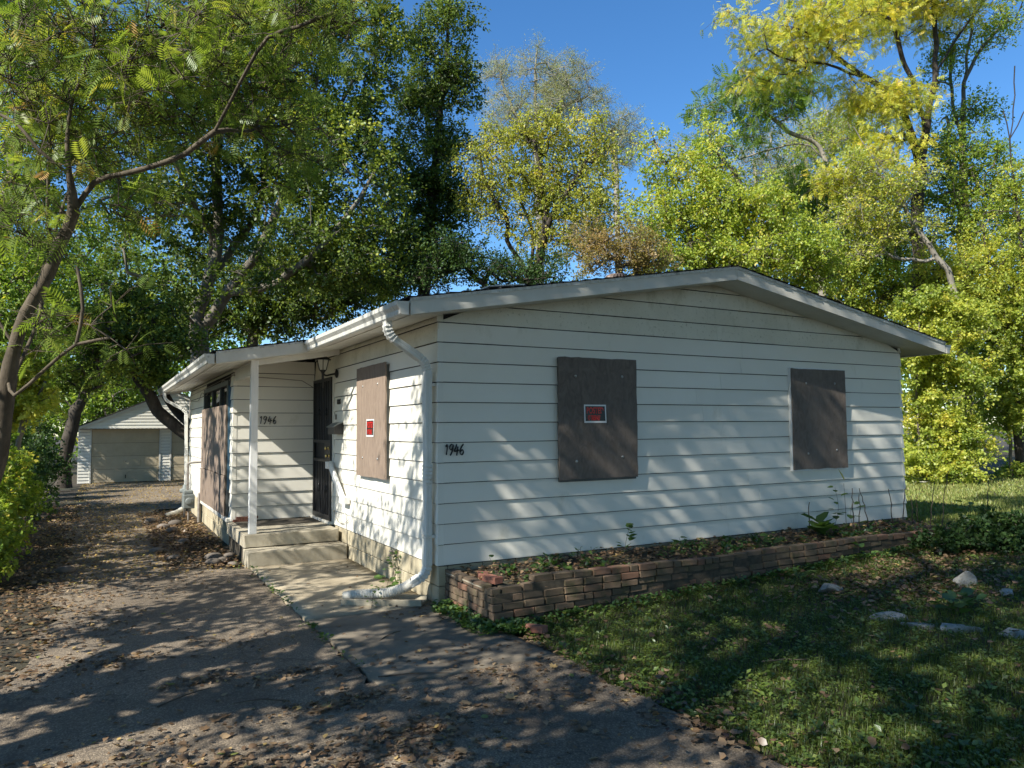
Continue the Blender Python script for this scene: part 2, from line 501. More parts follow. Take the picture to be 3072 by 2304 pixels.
LEAF = {
    'deep': [(0.0, (0.034, 0.060, 0.013)), (0.45, (0.092, 0.142, 0.026)), (0.8, (0.22, 0.285, 0.048)), (1.0, (0.38, 0.40, 0.07))],
    'mimosa': [(0.0, (0.11, 0.18, 0.036)), (0.55, (0.22, 0.30, 0.055)), (0.82, (0.36, 0.39, 0.075)), (0.94, (0.54, 0.42, 0.09)), (1.0, (0.56, 0.32, 0.08))],
    'olive': [(0.0, (0.18, 0.23, 0.042)), (0.5, (0.35, 0.38, 0.062)), (0.85, (0.53, 0.50, 0.085)), (1.0, (0.58, 0.44, 0.09))],
    'pale': [(0.0, (0.22, 0.26, 0.12)), (0.5, (0.33, 0.36, 0.17)), (1.0, (0.43, 0.42, 0.20))],
    'lime': [(0.0, (0.18, 0.265, 0.045)), (0.5, (0.33, 0.42, 0.068)), (0.85, (0.52, 0.53, 0.09)), (1.0, (0.58, 0.47, 0.10))],
    'russet': [(0.0, (0.18, 0.20, 0.05)), (0.5, (0.31, 0.265, 0.095)), (1.0, (0.42, 0.29, 0.14))],
    'dark': [(0.0, (0.028, 0.060, 0.018)), (0.6, (0.062, 0.115, 0.032)), (1.0, (0.15, 0.21, 0.050))],
    'yellow': [(0.0, (0.30, 0.37, 0.060)), (0.35, (0.48, 0.50, 0.080)), (0.75, (0.64, 0.59, 0.090)), (1.0, (0.70, 0.54, 0.10))],
    'golden': [(0.0, (0.16, 0.235, 0.044)), (0.4, (0.32, 0.39, 0.068)), (0.8, (0.51, 0.53, 0.098)), (1.0, (0.60, 0.52, 0.10))],
    'leftgreen': [(0.0, (0.10, 0.18, 0.028)), (0.5, (0.20, 0.30, 0.044)), (0.9, (0.34, 0.41, 0.06)), (1.0, (0.48, 0.43, 0.07))],
}
for k in LEAF:
    M['leaf_' + k] = leaf_mat(k + '_foliage', LEAF[k], 0.34 if k in ('deep', 'dark') else 0.45, 0.018)


# ================================================================== the setting
def ground_mat():
    m, nt, out = nodes_of('soil_ground')
    co = world_co(nt)
    c = ramp(nt, noise(nt, co, 1.3, 8, 0.7), [(0.3, (0.030, 0.023, 0.015)), (0.5, (0.055, 0.043, 0.028)), (0.72, (0.085, 0.070, 0.045))])
    g = ramp(nt, noise(nt, co, 0.35, 6, 0.6), [(0.52, 0.0), (0.70, 0.6)])
    c = mixc(nt, g, c, ramp(nt, noise(nt, co, 22, 5, 0.7), [(0.3, (0.025, 0.036, 0.012)), (0.7, (0.055, 0.068, 0.022))]))
    p = nt.nodes.new('ShaderNodeBsdfPrincipled')
    p.inputs['Roughness'].default_value = 0.95
    nt.links.new(c, p.inputs['Base Color'])
    nt.links.new(bump(nt, noise(nt, co, 40, 6, 0.8), 0.9, 0.02), p.inputs['Normal'])
    nt.links.new(p.outputs[0], out.inputs[0])
    return m


def asphalt_mat():
    m, nt, out = nodes_of('worn_asphalt')
    co = world_co(nt)
    c = ramp(nt, noise(nt, co, 0.8, 8, 0.65), [(0.3, (0.115, 0.090, 0.063)), (0.5, (0.190, 0.150, 0.106)), (0.72, (0.275, 0.220, 0.156))])
    v = nt.nodes.new('ShaderNodeTexVoronoi')
    v.inputs['Scale'].default_value = 115
    nt.links.new(co, v.inputs['Vector'])
    agg = ramp(nt, v.outputs['Color'], [(0.15, 0.60), (0.6, 1.0), (0.9, 1.65)])
    c = mixc(nt, 1.0, c, agg, 'MULTIPLY')
    st = ramp(nt, noise(nt, co, 2.6, 8, 0.75), [(0.52, 0.0), (0.72, 0.75)])
    c = mixc(nt, st, c, (0.065, 0.052, 0.039))
    wv = nt.nodes.new('ShaderNodeVectorMath')
    wv.operation = 'ADD'
    nz = nt.nodes.new('ShaderNodeTexNoise')
    nz.inputs['Scale'].default_value = 1.4
    nz.inputs['Detail'].default_value = 6
    nt.links.new(co, nz.inputs['Vector'])
    nt.links.new(co, wv.inputs[0])
    nt.links.new(nz.outputs['Color'], wv.inputs[1])
    ck = nt.nodes.new('ShaderNodeTexVoronoi')
    ck.feature = 'DISTANCE_TO_EDGE'
    ck.inputs['Scale'].default_value = 0.5
    nt.links.new(wv.outputs[0], ck.inputs['Vector'])
    crack = ramp(nt, ck.outputs['Distance'], [(0.0, 0.7), (0.006, 0.0)])
    c = mixc(nt, crack, c, (0.045, 0.038, 0.030))
    p = nt.nodes.new('ShaderNodeBsdfPrincipled')
    p.inputs['Roughness'].default_value = 0.86
    nt.links.new(c, p.inputs['Base Color'])
    h = mathn(nt, 'ADD', mathn(nt, 'MULTIPLY', v.outputs['Distance'], -0.6), noise(nt, co, 160, 4, 0.7))
    nt.links.new(bump(nt, h, 0.9, 0.006), p.inputs['Normal'])
    nt.links.new(p.outputs[0], out.inputs[0])
    return m


M['ground'] = ground_mat()
M['asphalt'] = asphalt_mat()
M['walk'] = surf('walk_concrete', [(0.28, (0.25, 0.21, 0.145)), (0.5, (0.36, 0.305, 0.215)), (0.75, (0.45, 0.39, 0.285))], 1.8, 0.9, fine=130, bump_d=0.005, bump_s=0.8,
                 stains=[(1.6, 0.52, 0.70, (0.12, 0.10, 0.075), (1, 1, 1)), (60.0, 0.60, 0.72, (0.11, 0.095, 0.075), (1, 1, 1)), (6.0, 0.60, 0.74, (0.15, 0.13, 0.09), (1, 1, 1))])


def sheet(name, xs, ys, dz, mat, mask=None, warp=0.0, thick=0.0, **kw):
    X, Y = np.meshgrid(xs, ys, indexing='ij')
    Zb = gz(X, Y) + dz
    V = np.stack([X, Y, Zb], -1).reshape(-1, 3)
    n, m = len(xs), len(ys)
    i = np.arange(n * m).reshape(n, m)
    F = np.stack([i[:-1, :-1], i[1:, :-1], i[1:, 1:], i[:-1, 1:]], -1).reshape(-1, 4)
    return link(name, mesh_np(name, V, F, mat, smooth=True), **kw)


gx = np.concatenate([[-400, -150, -60, -30, -18], np.arange(-12, 20.1, 0.5), [26, 40, 80, 180, 400]])
gy = np.concatenate([[-400, -150, -60, -30, -18], np.arange(-12, 32.1, 0.5), [45, 80, 180, 400]])
ground = sheet('ground', gx, gy, -0.02, M['ground'], kind='structure')

# driveway: a strip of asphalt with ragged edges
ys = np.arange(-9.5, 26.01, 0.12)
el = -3.42 + 0.10 * np.sin(ys * 1.3) + 0.06 * np.sin(ys * 3.7 + 1) + 0.05 * RNG.normal(size=len(ys))
er = np.where(ys < -1.9, 0.16, np.where(ys < 3.1, -1.28, -1.75 + 0.10 * np.sin(ys * 2.1))) + 0.02 * RNG.normal(size=len(ys))
er = np.where(ys > 11.5, 1.2, er)
V, F = [], []
nx = 12
for j, y in enumerate(ys):
    for i in range(nx):
        x = el[j] + (er[j] - el[j]) * i / (nx - 1)
        V.append((x, y, gz(x, y) + 0.004))
for j in range(len(ys) - 1):
    for i in range(nx - 1):
        a = j * nx + i
        F.append((a, a + 1, a + nx + 1, a + nx))
driveway = link('driveway', mesh_np('driveway', V, F, M['asphalt'], smooth=True), kind='structure')

# unseen street added behind the viewpoint to bounce warm light onto the gable
sheet('street', np.arange(-60, 60.1, 4.0), np.arange(-17, -9.4, 1.5), 0.008, M['asphalt'], kind='structure')

# walkway of concrete slabs along the house
walk = link('walkway', None, None, (-0.55, 0.5, -0.39), kind='structure')
walk.empty_display_size = 0.1
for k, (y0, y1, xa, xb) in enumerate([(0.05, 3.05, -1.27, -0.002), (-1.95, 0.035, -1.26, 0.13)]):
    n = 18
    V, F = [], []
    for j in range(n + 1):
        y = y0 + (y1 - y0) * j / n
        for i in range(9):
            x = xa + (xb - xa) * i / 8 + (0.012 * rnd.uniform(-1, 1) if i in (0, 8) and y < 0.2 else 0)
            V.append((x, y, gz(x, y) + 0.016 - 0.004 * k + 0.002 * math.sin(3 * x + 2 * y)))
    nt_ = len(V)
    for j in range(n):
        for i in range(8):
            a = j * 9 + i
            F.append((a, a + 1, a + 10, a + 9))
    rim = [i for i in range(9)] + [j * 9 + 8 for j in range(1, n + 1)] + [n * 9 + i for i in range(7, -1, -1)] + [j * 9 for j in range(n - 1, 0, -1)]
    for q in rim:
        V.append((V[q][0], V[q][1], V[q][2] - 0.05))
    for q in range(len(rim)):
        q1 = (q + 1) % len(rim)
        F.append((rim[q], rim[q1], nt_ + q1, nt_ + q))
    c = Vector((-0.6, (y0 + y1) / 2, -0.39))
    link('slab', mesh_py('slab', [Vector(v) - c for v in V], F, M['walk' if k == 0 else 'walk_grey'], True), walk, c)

# ================================================================== the house
E_ = 0.2032
W = 7.512
house = thing('house', 'white single-storey house with lap siding, boarded windows and low gable roof', 'house', (0, 0, -0.39))
SL = 0.1697


def soffit_z(x):
    return 2.503 + SL * (x if x <= W / 2 else W - x)


def siding_wall(name, O, A, N, length, courses, parent, seams=(), mat=None, dirty=(), clip=None, z0=0.0, cap0=0.0, cap1=0.0, short=0.0, gaps=(), pick=None, exposure=None):
    """lap siding. O start point, A along, N outward. clip(z) -> (u0, u1). cap0/cap1 = width of corner caps at the ends"""
    ex = exposure or E_
    O, A, N = Vector(O), Vector(A), Vector(N)
    wall = link(name, None, parent, O)
    wall.empty_display_size = 0.1
    rr = random.Random(hash(name) % 1000 if False else sum(map(ord, name)))
    for k in range(courses):
        za, zb = z0 + k * ex, z0 + (k + 1) * ex
        ua, ub = (0, length) if clip is None else clip(za)
        ta, tb = (0, length) if clip is None else clip(zb)
        if ub - ua < 0.1:
            continue
        cuts = [ua + cap0 * 0.8]
        if short:
            u = ua + rr.uniform(0.3, 1.0) * short
            while u < ub - 0.15:
                cuts.append(u)
                u += short * rr.uniform(0.85, 1.15)
        else:
            for s in seams:
                u = s + rr.uniform(-0.6, 0.6)
                if ua + 0.3 < u < ub - 0.3 and rr.random() < 0.6:
                    cuts.append(u)
        cuts.append(ub - cap1 * 0.8)
        ivs = []
        for c0, c1 in zip(cuts[:-1], cuts[1:]):
            segs = [(c0, c1)]
            for (g0, g1, gz0, gz1) in gaps:
                if zb > gz0 + 0.01 and za < gz1 - 0.01:
                    new = []
                    for s0, s1 in segs:
                        if s1 <= g0 or s0 >= g1:
                            new.append((s0, s1))
                        else:
                            if s0 < g0:
                                new.append((s0, g0))
                            if s1 > g1:
                                new.append((g1, s1))
                    segs = new
            ivs += segs
        for q, (c0, c1) in enumerate(ivs):
            if c1 - c0 < 0.012:
                continue
            c0, c1 = c0 + 0.0009, c1 - 0.0009
            n = max(1, int((c1 - c0) / 0.45))
            V, F = [], []
            off = 0.0022 * (q % 2) + rr.uniform(-0.0008, 0.0008)
            wob = [rr.uniform(-0.0016, 0.0016) for _ in range(n + 1)]
            out_ = [off + rr.uniform(-0.0012, 0.0012) for _ in range(n + 1)]
            for i in range(n + 1):
                t = i / n
                ub_ = c0 + (c1 - c0) * t
                ut_ = min(max(ub_, ta), tb) if clip else ub_
                w_ = wob[i]
                for (u, nn, z) in ((ub_, out_[i] + 0.001, za + w_), (ub_, out_[i] - 0.003, za + w_ - 0.0005), (ub_, out_[i] - 0.0035, za + w_ + 0.013), (ub_, -0.0195, za + w_ + 0.016), (ut_, -0.0195, zb - 0.0085), (ut_, -0.0140 + out_[i] * 0.3, zb - 0.0085), (ub_, out_[i] + 0.0012, za + 0.012 + w_)):  # boards stop short; the black core shows as a lap shadow
                    P = O + A * u + N * nn
                    V.append((P.x, P.y, z))
            for i in range(n):
                a, b = i * 7, i * 7 + 7
                for e0, e1 in ((0, 1), (1, 2), (2, 3), (3, 4), (4, 5), (5, 6), (6, 0)):
                    F.append((a + e0, a + e1, b + e1, b + e0))
            F.append((6, 5, 4, 3, 2, 1, 0))
            F.append(tuple(n * 7 + e for e in range(7)))
            ctr = O + A * ((c0 + c1) / 2)
            ctr.z = za
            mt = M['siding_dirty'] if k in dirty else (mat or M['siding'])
            link('siding_board', mesh_py('siding_board', [Vector(v) - ctr for v in V], F, mt), wall, ctr)
        # corner caps: a folded piece over each course end
        for (cw, uu, sgn) in ((cap0, ua, 1), (cap1, ub, -1)):
            if not cw or zb > 2.7:
                continue
            P = O + A * uu
            V = []
            for (u, nn, z) in ((0, 0.006, za - 0.001), (cw, 0.006, za - 0.001), (cw, -0.009, zb - 0.009), (0, -0.009, zb - 0.009)):
                Q = P + A * (u * sgn) + N * nn - A * (sgn * (0.004 if u == 0 and z < za else (-0.008 if u == 0 else 0)))
                V.append((Q.x, Q.y, z))
            for (u, nn, z) in ((0, -0.022, za - 0.001), (cw, -0.012, za - 0.001), (cw, -0.02, zb - 0.009), (0, -0.022, zb - 0.009)):
                Q = P + A * (u * sgn) + N * nn - A * (sgn * (0.004 if u == 0 and z < za else (-0.008 if u == 0 else 0)))
                V.append((Q.x, Q.y, z))
            F = [(0, 1, 2, 3), (4, 7, 6, 5), (0, 4, 5, 1), (1, 5, 6, 2), (2, 6, 7, 3), (3, 7, 4, 0)]
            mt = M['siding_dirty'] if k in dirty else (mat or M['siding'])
            ctr = Vector((P.x, P.y, za))
            link('corner_cap', mesh_py('corner_cap', [Vector(v) - ctr for v in V], F, mt), wall, ctr)
    return wall


def gable_clip(z):
    if z < 2.56:
        return (0, W)
    d = (z - 2.56) / SL
    return (d, max(d, W - d))


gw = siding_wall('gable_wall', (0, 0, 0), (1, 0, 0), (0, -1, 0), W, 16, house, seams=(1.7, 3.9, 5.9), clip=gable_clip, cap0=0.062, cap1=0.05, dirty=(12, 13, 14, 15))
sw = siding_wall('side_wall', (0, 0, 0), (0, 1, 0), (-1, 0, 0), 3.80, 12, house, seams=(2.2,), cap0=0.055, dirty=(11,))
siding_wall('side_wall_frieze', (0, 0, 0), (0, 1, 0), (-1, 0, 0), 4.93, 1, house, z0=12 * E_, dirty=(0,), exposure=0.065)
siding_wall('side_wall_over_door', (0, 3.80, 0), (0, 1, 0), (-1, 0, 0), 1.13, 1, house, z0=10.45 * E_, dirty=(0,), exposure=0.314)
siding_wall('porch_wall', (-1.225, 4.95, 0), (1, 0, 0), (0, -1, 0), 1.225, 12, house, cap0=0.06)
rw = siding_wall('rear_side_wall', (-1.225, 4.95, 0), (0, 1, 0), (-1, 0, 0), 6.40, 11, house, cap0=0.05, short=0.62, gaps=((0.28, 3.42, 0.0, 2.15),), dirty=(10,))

# solid core behind the siding, blackened to draw the lap shadow lines
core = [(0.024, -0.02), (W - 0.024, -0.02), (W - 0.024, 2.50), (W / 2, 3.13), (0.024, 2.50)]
prism('wall_core', core, 1, 0.024, 12.2, M['lap_shadow_black'], house)
box('wall_core', (-1.201, 4.974, -0.02), (0.022, 11.33, 2.27), M['lap_shadow_black'], house)

# foundation of concrete blocks
fdn = link('foundation', None, house, (0.03, 0.03, -0.39))
fdn.empty_display_size = 0.1
bl = [box_me('block', (-0.19, -0.05, -0.096), (0.19, 0.05, 0.096), M['block'], 0.006, 1, 0.0025, s) for s in range(5)]
bs = [box_me('block', (-0.095, -0.05, -0.096), (0.095, 0.05, 0.096), M['block'], 0.006, 1, 0.002, s) for s in range(3)]


def block_run(O, A, length, rows, rotz, zt=-0.012):
    O, A = Vector(O), Vector(A)
    for r_ in range(rows):
        u = 0.0
        zc = zt - 0.098 - r_ * 0.20
        first = r_ % 2 == 1
        while u < length - 0.06:
            half = first or (length - u) < 0.36
            w_ = 0.19 if half else 0.38
            c = O + A * (u + w_ / 2)
            c.z = zc
            link('block', rnd.choice(bs if half else bl), fdn, c + Vector((0, 0, rnd.uniform(-0.001, 0.001))), (0, 0, rotz))
            u += w_ + 0.009
            first = False


block_run((0.062, 0.012, 0), (0, 1, 0), 4.9, 3, math.pi / 2)
block_run((0.12, 0.062, 0), (1, 0, 0), 7.3, 2, 0)
block_run((-1.165, 4.2, 0), (0, 1, 0), 7.1, 3, math.pi / 2)
box('mortar_core', (0.032, 0.03, -0.62), (7.47, 4.9, -0.008), M['mortar'], fdn)
box('mortar_core', (-1.193, 4.22, -0.62), (0.02, 11.28, -0.008), M['mortar'], fdn)

# ---- roof
roof = link('roof', None, house, (3.756, 0, 2.5))
roof.empty_display_size = 0.1
XE, XR, XP = -0.445, W + 0.445, -1.69


def rz(x):
    return soffit_z(x)


deck = [(XE, rz(XE)), (W / 2, rz(W / 2)), (XR, rz(XR)), (XR, rz(XR) + 0.13), (W / 2, rz(W / 2) + 0.15), (XE, rz(XE) + 0.13)]
prism('roof_deck', deck, 1, -0.395, 12.6, M['trim'], roof)
prism('porch_roof_deck', [(XP, rz(XP)), (XE - 0.001, rz(XE) - 0.0), (XE - 0.001, rz(XE) + 0.128), (XP, rz(XP) + 0.128)], 1, 3.20, 12.6, M['trim'], roof)


def slope_board(name, xa, xb, y0, y1, dz0, dz1, mat, parent):
    return prism(name, [(xa, rz(xa) + dz0), (xb, rz(xb) + dz0), (xb, rz(xb) + dz1), (xa, rz(xa) + dz1)], 1, y0, y1, mat, parent)


slope_board('rake_fascia', XE - 0.002, W / 2 - 0.001, -0.418, -0.3955, -0.008, 0.118, M['trim'], roof)
slope_board('rake_fascia', W / 2 + 0.001, XR + 0.002, -0.418, -0.3955, -0.008, 0.118, M['trim'], roof)
slope_board('rake_trim', XE - 0.002, W / 2 - 0.001, -0.428, -0.3955, 0.1185, 0.150, M['gutter'], roof)
slope_board('rake_trim', W / 2 + 0.001, XR + 0.002, -0.428, -0.3955, 0.1185, 0.150, M['gutter'], roof)
slope_board('porch_rake_fascia', XP - 0.002, XE - 0.16, 3.178, 3.1995, -0.008, 0.118, M['trim'], roof)
slope_board('rake_trim', XP - 0.002, XE - 0.16, 3.168, 3.1995, 0.1185, 0.146, M['gutter'], roof)


def shingle_side(xa, xb, y0, y1, name):
    """overlapping courses of shingles from eave xa up to xb"""
    n = int(abs(xb - xa) / 0.14)
    V, F = [], []
    ny = int((y1 - y0) / 0.3)
    for k in range(n):
        a = xa + (xb - xa) * k / n
        b = xa + (xb - xa) * (k + 1) / n
        for j in range(ny + 1):
            y = y0 + (y1 - y0) * j / ny
            e = rnd.uniform(-0.006, 0.006)
            ye = y + (rnd.uniform(-0.012, 0.008) if j == 0 else 0)
            V += [(a + e * (1 if xb > xa else -1), ye, rz(a) + 0.152), (a + e, ye, rz(a) + 0.166 + rnd.uniform(0, 0.004)), (b, ye, rz(b) + 0.154)]
        o = k * (ny + 1) * 3
        for j in range(ny):
            p = o + j * 3
            F += [(p, p + 3, p + 4, p + 1), (p + 1, p + 4, p + 5, p + 2)]
        F.append((o, o + 1, o + 2, o + 2))
    V = np.array(V)
    c = np.array((3.756, 0, 2.5))
    o = link(name, tidy(mesh_np(name, V - c, F, M['shingle'])), roof, c)
    o['kind'] = 'stuff'
    return o


shingle_side(XE - 0.04, W / 2, -0.445, 12.65, 'shingles')
shingle_side(XR + 0.04, W / 2, -0.445, 12.65, 'shingles')
shingle_side(XP - 0.04, XE - 0.04, 3.15, 12.65, 'shingles')

# beaded soffit boards under the eaves
for i in range(7):
    a = XE + 0.02 + i * 0.0605
    slope_board('soffit_board', a, a + 0.0565, -0.36, 3.19, -0.010, -0.001, M['trim'], roof)
for i in range(18):
    a = XP + 0.02 + i * 0.0935
    y0 = 3.24
    y1 = 12.5 if a < -1.30 else 4.94
    slope_board('ceiling_board', a, a + 0.089, y0, y1, -0.010, -0.001, M['trim'], roof)

# gutters
GP = [(0.0, 0.125), (0.0, 0.0), (0.072, 0.0), (0.084, 0.012), (0.090, 0.050), (0.120, 0.088), (0.124, 0.125), (0.112, 0.128), (0.110, 0.118)]


def gutter(x0, z0, ya, yb, sgn):
    n = max(2, int((yb - ya) / 0.6))
    V, F = [], []
    k = len(GP)
    inn = [(max(0.003, p[0] - 0.004), p[1] + 0.004) for p in GP]
    for j in range(n + 1):
        y = ya + (yb - ya) * j / n
        dz = rnd.uniform(-0.003, 0.003)
        for (a, b) in GP + inn:
            V.append((x0 + sgn * a, y, z0 + b + dz))
    for j in range(n):
        for i in range(k - 1):
            a = j * 2 * k + i
            b = a + 2 * k
            F.append((a, a + 1, b + 1, b))
            F.append((a + k, b + k, b + k + 1, a + k + 1))
    c = Vector((x0, (ya + yb) / 2, z0))
    g = link('gutter', mesh_py('gutter', [Vector(v) - c for v in V], F, M['gutter']), roof, c)
    for y in (ya - 0.002, yb + 0.002):
        q = [(x0 + sgn * a, z0 + b) for a, b in GP[:7]]
        prism('end_cap', q, 1, y - 0.002, y + 0.002, M['trim'], roof)
    return g


g1 = gutter(XE - 0.020, rz(XE) - 0.012, -0.415, 3.16, -1)
g2 = gutter(XP - 0.020, rz(XP) - 0.012, 3.19, 12.5, -1)
g3 = gutter(XR + 0.020, rz(XR) - 0.012, -0.415, 12.4, 1)


# downspouts: ribbed rectangular pipe swept along a path
def arc_path(pts, rad=0.09, n=9):
    P = [np.array(p, float) for p in pts]
    out, flags = [P[0]], [0]
    for i in range(1, len(P) - 1):
        a = P[i - 1] - P[i]
        b = P[i + 1] - P[i]
        a /= np.linalg.norm(a)
        b /= np.linalg.norm(b)
        for t in np.linspace(0, 1, n):
            q0 = P[i] + a * rad * (1 - t)
            q1 = P[i] + b * rad * t
            out.append((1 - t) * q0 + t * q1)
            flags.append(1)
    out.append(P[-1])
    flags.append(0)
    return np.array(out), flags


def downspout(pts, wy, wx, parent, face, name='downspout', mat=None):
    P, fl = arc_path(pts, 0.10, 11)
    prof = []
    hw, hd = wy / 2, wx / 2
    for i in range(9):                      # grooved outer face
        t = -1 + 2 * i / 8
        prof.append((t * hw * 0.94, hd + (-0.013 if i in (2, 4, 6) else 0.0)))
    prof += [(hw, hd * 0.8), (hw, 0.2 * hd), (hw - 0.004, 0), (hw, -0.2 * hd), (hw, -hd * 0.85), (hw * 0.9, -hd), (-hw * 0.9, -hd), (-hw, -hd * 0.85), (-hw, -0.2 * hd), (-hw + 0.004, 0), (-hw, 0.2 * hd), (-hw, hd * 0.8)]
    side = np.array(face, float)            # constant sideways axis
    T = np.gradient(P, axis=0)
    T /= np.linalg.norm(T, axis=1)[:, None]
    V, F = [], []
    k = len(prof)
    for j in range(len(P)):
        s_ = side - T[j] * (side @ T[j])
        s_ /= np.linalg.norm(s_)
        o_ = np.cross(T[j], s_)
        sc = 1.0 + (0.10 * (-1) ** j if fl[j] else 0)
        for (a, b) in prof:
            V.append(P[j] + s_ * a * sc + o_ * b * sc)
    for j in range(len(P) - 1):
        for i in range(k):
            i1 = (i + 1) % k
            F.append((j * k + i, j * k + i1, (j + 1) * k + i1, (j + 1) * k + i))
    F.append(list(range(k)))
    F.append([(len(P) - 1) * k + i for i in range(k)])
    c = Vector(P[0])
    return link(name, mesh_py(name, [Vector(v) - c for v in V], F, mat or M['downspout']), parent, c)


ds = downspout([(-0.505, 0.07, 2.430), (-0.505, 0.07, 2.285), (-0.075, 0.10, 2.02), (-0.062, 0.115, 0.9), (-0.060, 0.135, -0.10), (-0.20, 0.215, -0.185)], 0.098, 0.068, house, (0, -1, 0))
for z in (1.80, 0.28):
    box('strap', (-0.100, 0.118 + (1.8 - z) * 0.008 - 0.064, z - 0.016), (0.006, 0.118 + (1.8 - z) * 0.008 + 0.064, z + 0.016), M['trim'], ds, 0.003)


def flex_pipe(pts, r, parent, pitch=0.028, mat=None, name='flexible_extension', flat_end=True):
    P = smooth_path(pts, 14)
    d = np.concatenate([[0], np.cumsum(np.linalg.norm(np.diff(P, axis=0), axis=1))])
    n = int(d[-1] / (pitch / 4))
    s = np.linspace(0, d[-1], n)
    Q = np.stack([np.interp(s, d, P[:, i]) for i in range(3)], 1)
    R = r * (1 + 0.085 * np.sin(2 * np.pi * s / pitch))
    smooth_zone = (s < 0.09) | (s > d[-1] - 0.10)
    R = np.where(smooth_zone, r * 1.02, R)
    if flat_end:
        R = R * np.where(s > d[-1] - 0.10, 1 - 0.25 * (s - d[-1] + 0.10) / 0.10, 1)
    c = Q[0].copy()
    V, F = tube_np(Q - c, R, 16, cap=False)
    return link(name, mesh_np(name, V, F, mat or M['flex'], smooth=False), parent, c)


flex_pipe([(-0.185, 0.205, -0.178), (-0.27, 0.26, -0.235), (-0.40, 0.36, -0.285), (-0.58, 0.50, -0.305), (-0.76, 0.64, -0.322)], 0.049, ds)

ds2 = downspout([(-1.77, 11.05, 2.20), (-1.77, 11.05, 2.05), (-1.33, 11.0, 1.80), (-1.315, 10.98, 0.9), (-1.31, 10.96, -0.22), (-1.40, 10.7, -0.33)], 0.085, 0.062, house, (0, -1, 0))
flex_pipe([(-1.39, 10.72, -0.33), (-1.50, 10.45, -0.36), (-1.65, 10.1, -0.365), (-1.80, 9.8, -0.37)], 0.055, ds2, pitch=0.04)
ds3 = downspout([(XR + 0.075, 0.55, 2.43), (XR + 0.075, 0.55, 2.30), (W + 0.06, 0.62, 2.05), (W + 0.06, 0.62, 0.0)], 0.09, 0.065, house, (0, 1, 0))

# ---- porch: post, beam
box('porch_post', (-1.222, 3.42, -0.012), (-1.126, 3.505, 2.29), M['wood_white'], house, 0.004)
slope_board('porch_beam', -1.19, -0.03, 3.43, 3.50, -0.085, -0.011, M['trim'], house)
box('side_beam', (-1.20, 3.51, 2.10), (-1.13, 4.94, 2.262), M['trim'], house, 0.003)

# ---- wall sheets over the windows
def screw(parent, c, n):
    r_ = lathe_me('screw', [(0.017, 0), (0.016, 0.003), (0.008, 0.0045), (0.007, 0.008), (0.002, 0.009)], M['steel'], 10)
    rot = (math.pi / 2, 0, 0) if abs(n[1]) > 0 else (0, -math.pi / 2, 0)
    return link('screw', r_, parent, c, rot)


def ply(name, lo, hi, parent, axis, seed, nu=12, nv=14, mat=None):
    """sheet with slightly chewed edges. axis = thickness axis (0 or 1)"""
    rr = random.Random(seed)
    u0, u1 = (lo[1], hi[1]) if axis == 0 else (lo[0], hi[0])
    z0, z1 = lo[2], hi[2]
    d0, d1 = lo[axis], hi[axis]
    V, F = [], []
    for s, d in enumerate((d0, d1)):
        for i in range(nu + 1):
            for j in range(nv + 1):
                eu = rr.uniform(-0.006, 0.004) if i in (0, nu) else 0
                ez = rr.uniform(-0.006, 0.004) if j in (0, nv) else 0
                u = u0 + (u1 - u0) * i / nu + (eu if i else -eu) * (1 if s == 0 else 1)
                z = z0 + (z1 - z0) * j / nv + (ez if j else -ez)
                dd = d + 0.0012 * math.sin(i * 1.1 + seed) * math.sin(j * 0.7)
                V.append((dd, u, z) if axis == 0 else (u, dd, z))
    m_ = (nu + 1) * (nv + 1)
    for s in (0, 1):
        for i in range(nu):
            for j in range(nv):
                a = s * m_ + i * (nv + 1) + j
                F.append((a, a + 1, a + nv + 2, a + nv + 1))
    def rim():
        r_ = [(i, 0) for i in range(nu)] + [(nu, j) for j in range(nv)] + [(i, nv) for i in range(nu, 0, -1)] + [(0, j) for j in range(nv, 0, -1)]
        return [i * (nv + 1) + j for i, j in r_]
    R_ = rim()
    for q in range(len(R_)):
        a, b = R_[q], R_[(q + 1) % len(R_)]
        F.append((a, b, m_ + b, m_ + a))
    c = (Vector(lo) + Vector(hi)) / 2
    return link(name, mesh_py(name, [Vector(v) - c for v in V], F, mat or M['board']), parent, c)


b1 = ply('window_board', (1.405, -0.052, 0.790), (2.478, -0.036, 2.135), house, 1, 1)
box('window_casing', (1.425, -0.035, 0.765), (2.465, 0.01, 2.13), M['frame_dark'], b1, 0.003)
for x, z in ((1.63, 1.925), (2.27, 1.935), (1.63, 0.985), (2.26, 1.02)):
    screw(b1, (x, -0.0525, z), (0, -1, 0))
b2 = ply('window_board', (5.085, -0.050, 0.775), (6.165, -0.034, 2.125), house, 1, 2)
box('window_casing', (5.07, -0.033, 0.755), (6.15, 0.01, 2.14), M['wood_white'], b2, 0.003)
for x, z in ((5.36, 1.93), (5.94, 1.94), (5.36, 0.985), (5.94, 1.02)):
    screw(b2, (x, -0.0505, z), (0, -1, 0))
b3 = ply('window_board', (-0.052, 1.425, 0.770), (-0.034, 2.545, 2.145), house, 0, 3, mat=M['board_lit'])
box('window_casing', (-0.033, 1.44, 0.785), (0.01, 2.53, 2.12), M['frame_dark'], b3, 0.003)
for y, z in ((2.28, 1.90), (1.70, 1.90), (2.28, 1.00), (1.70, 1.00)):
    screw(b3, (-0.0525, y, z), (-1, 0, 0))

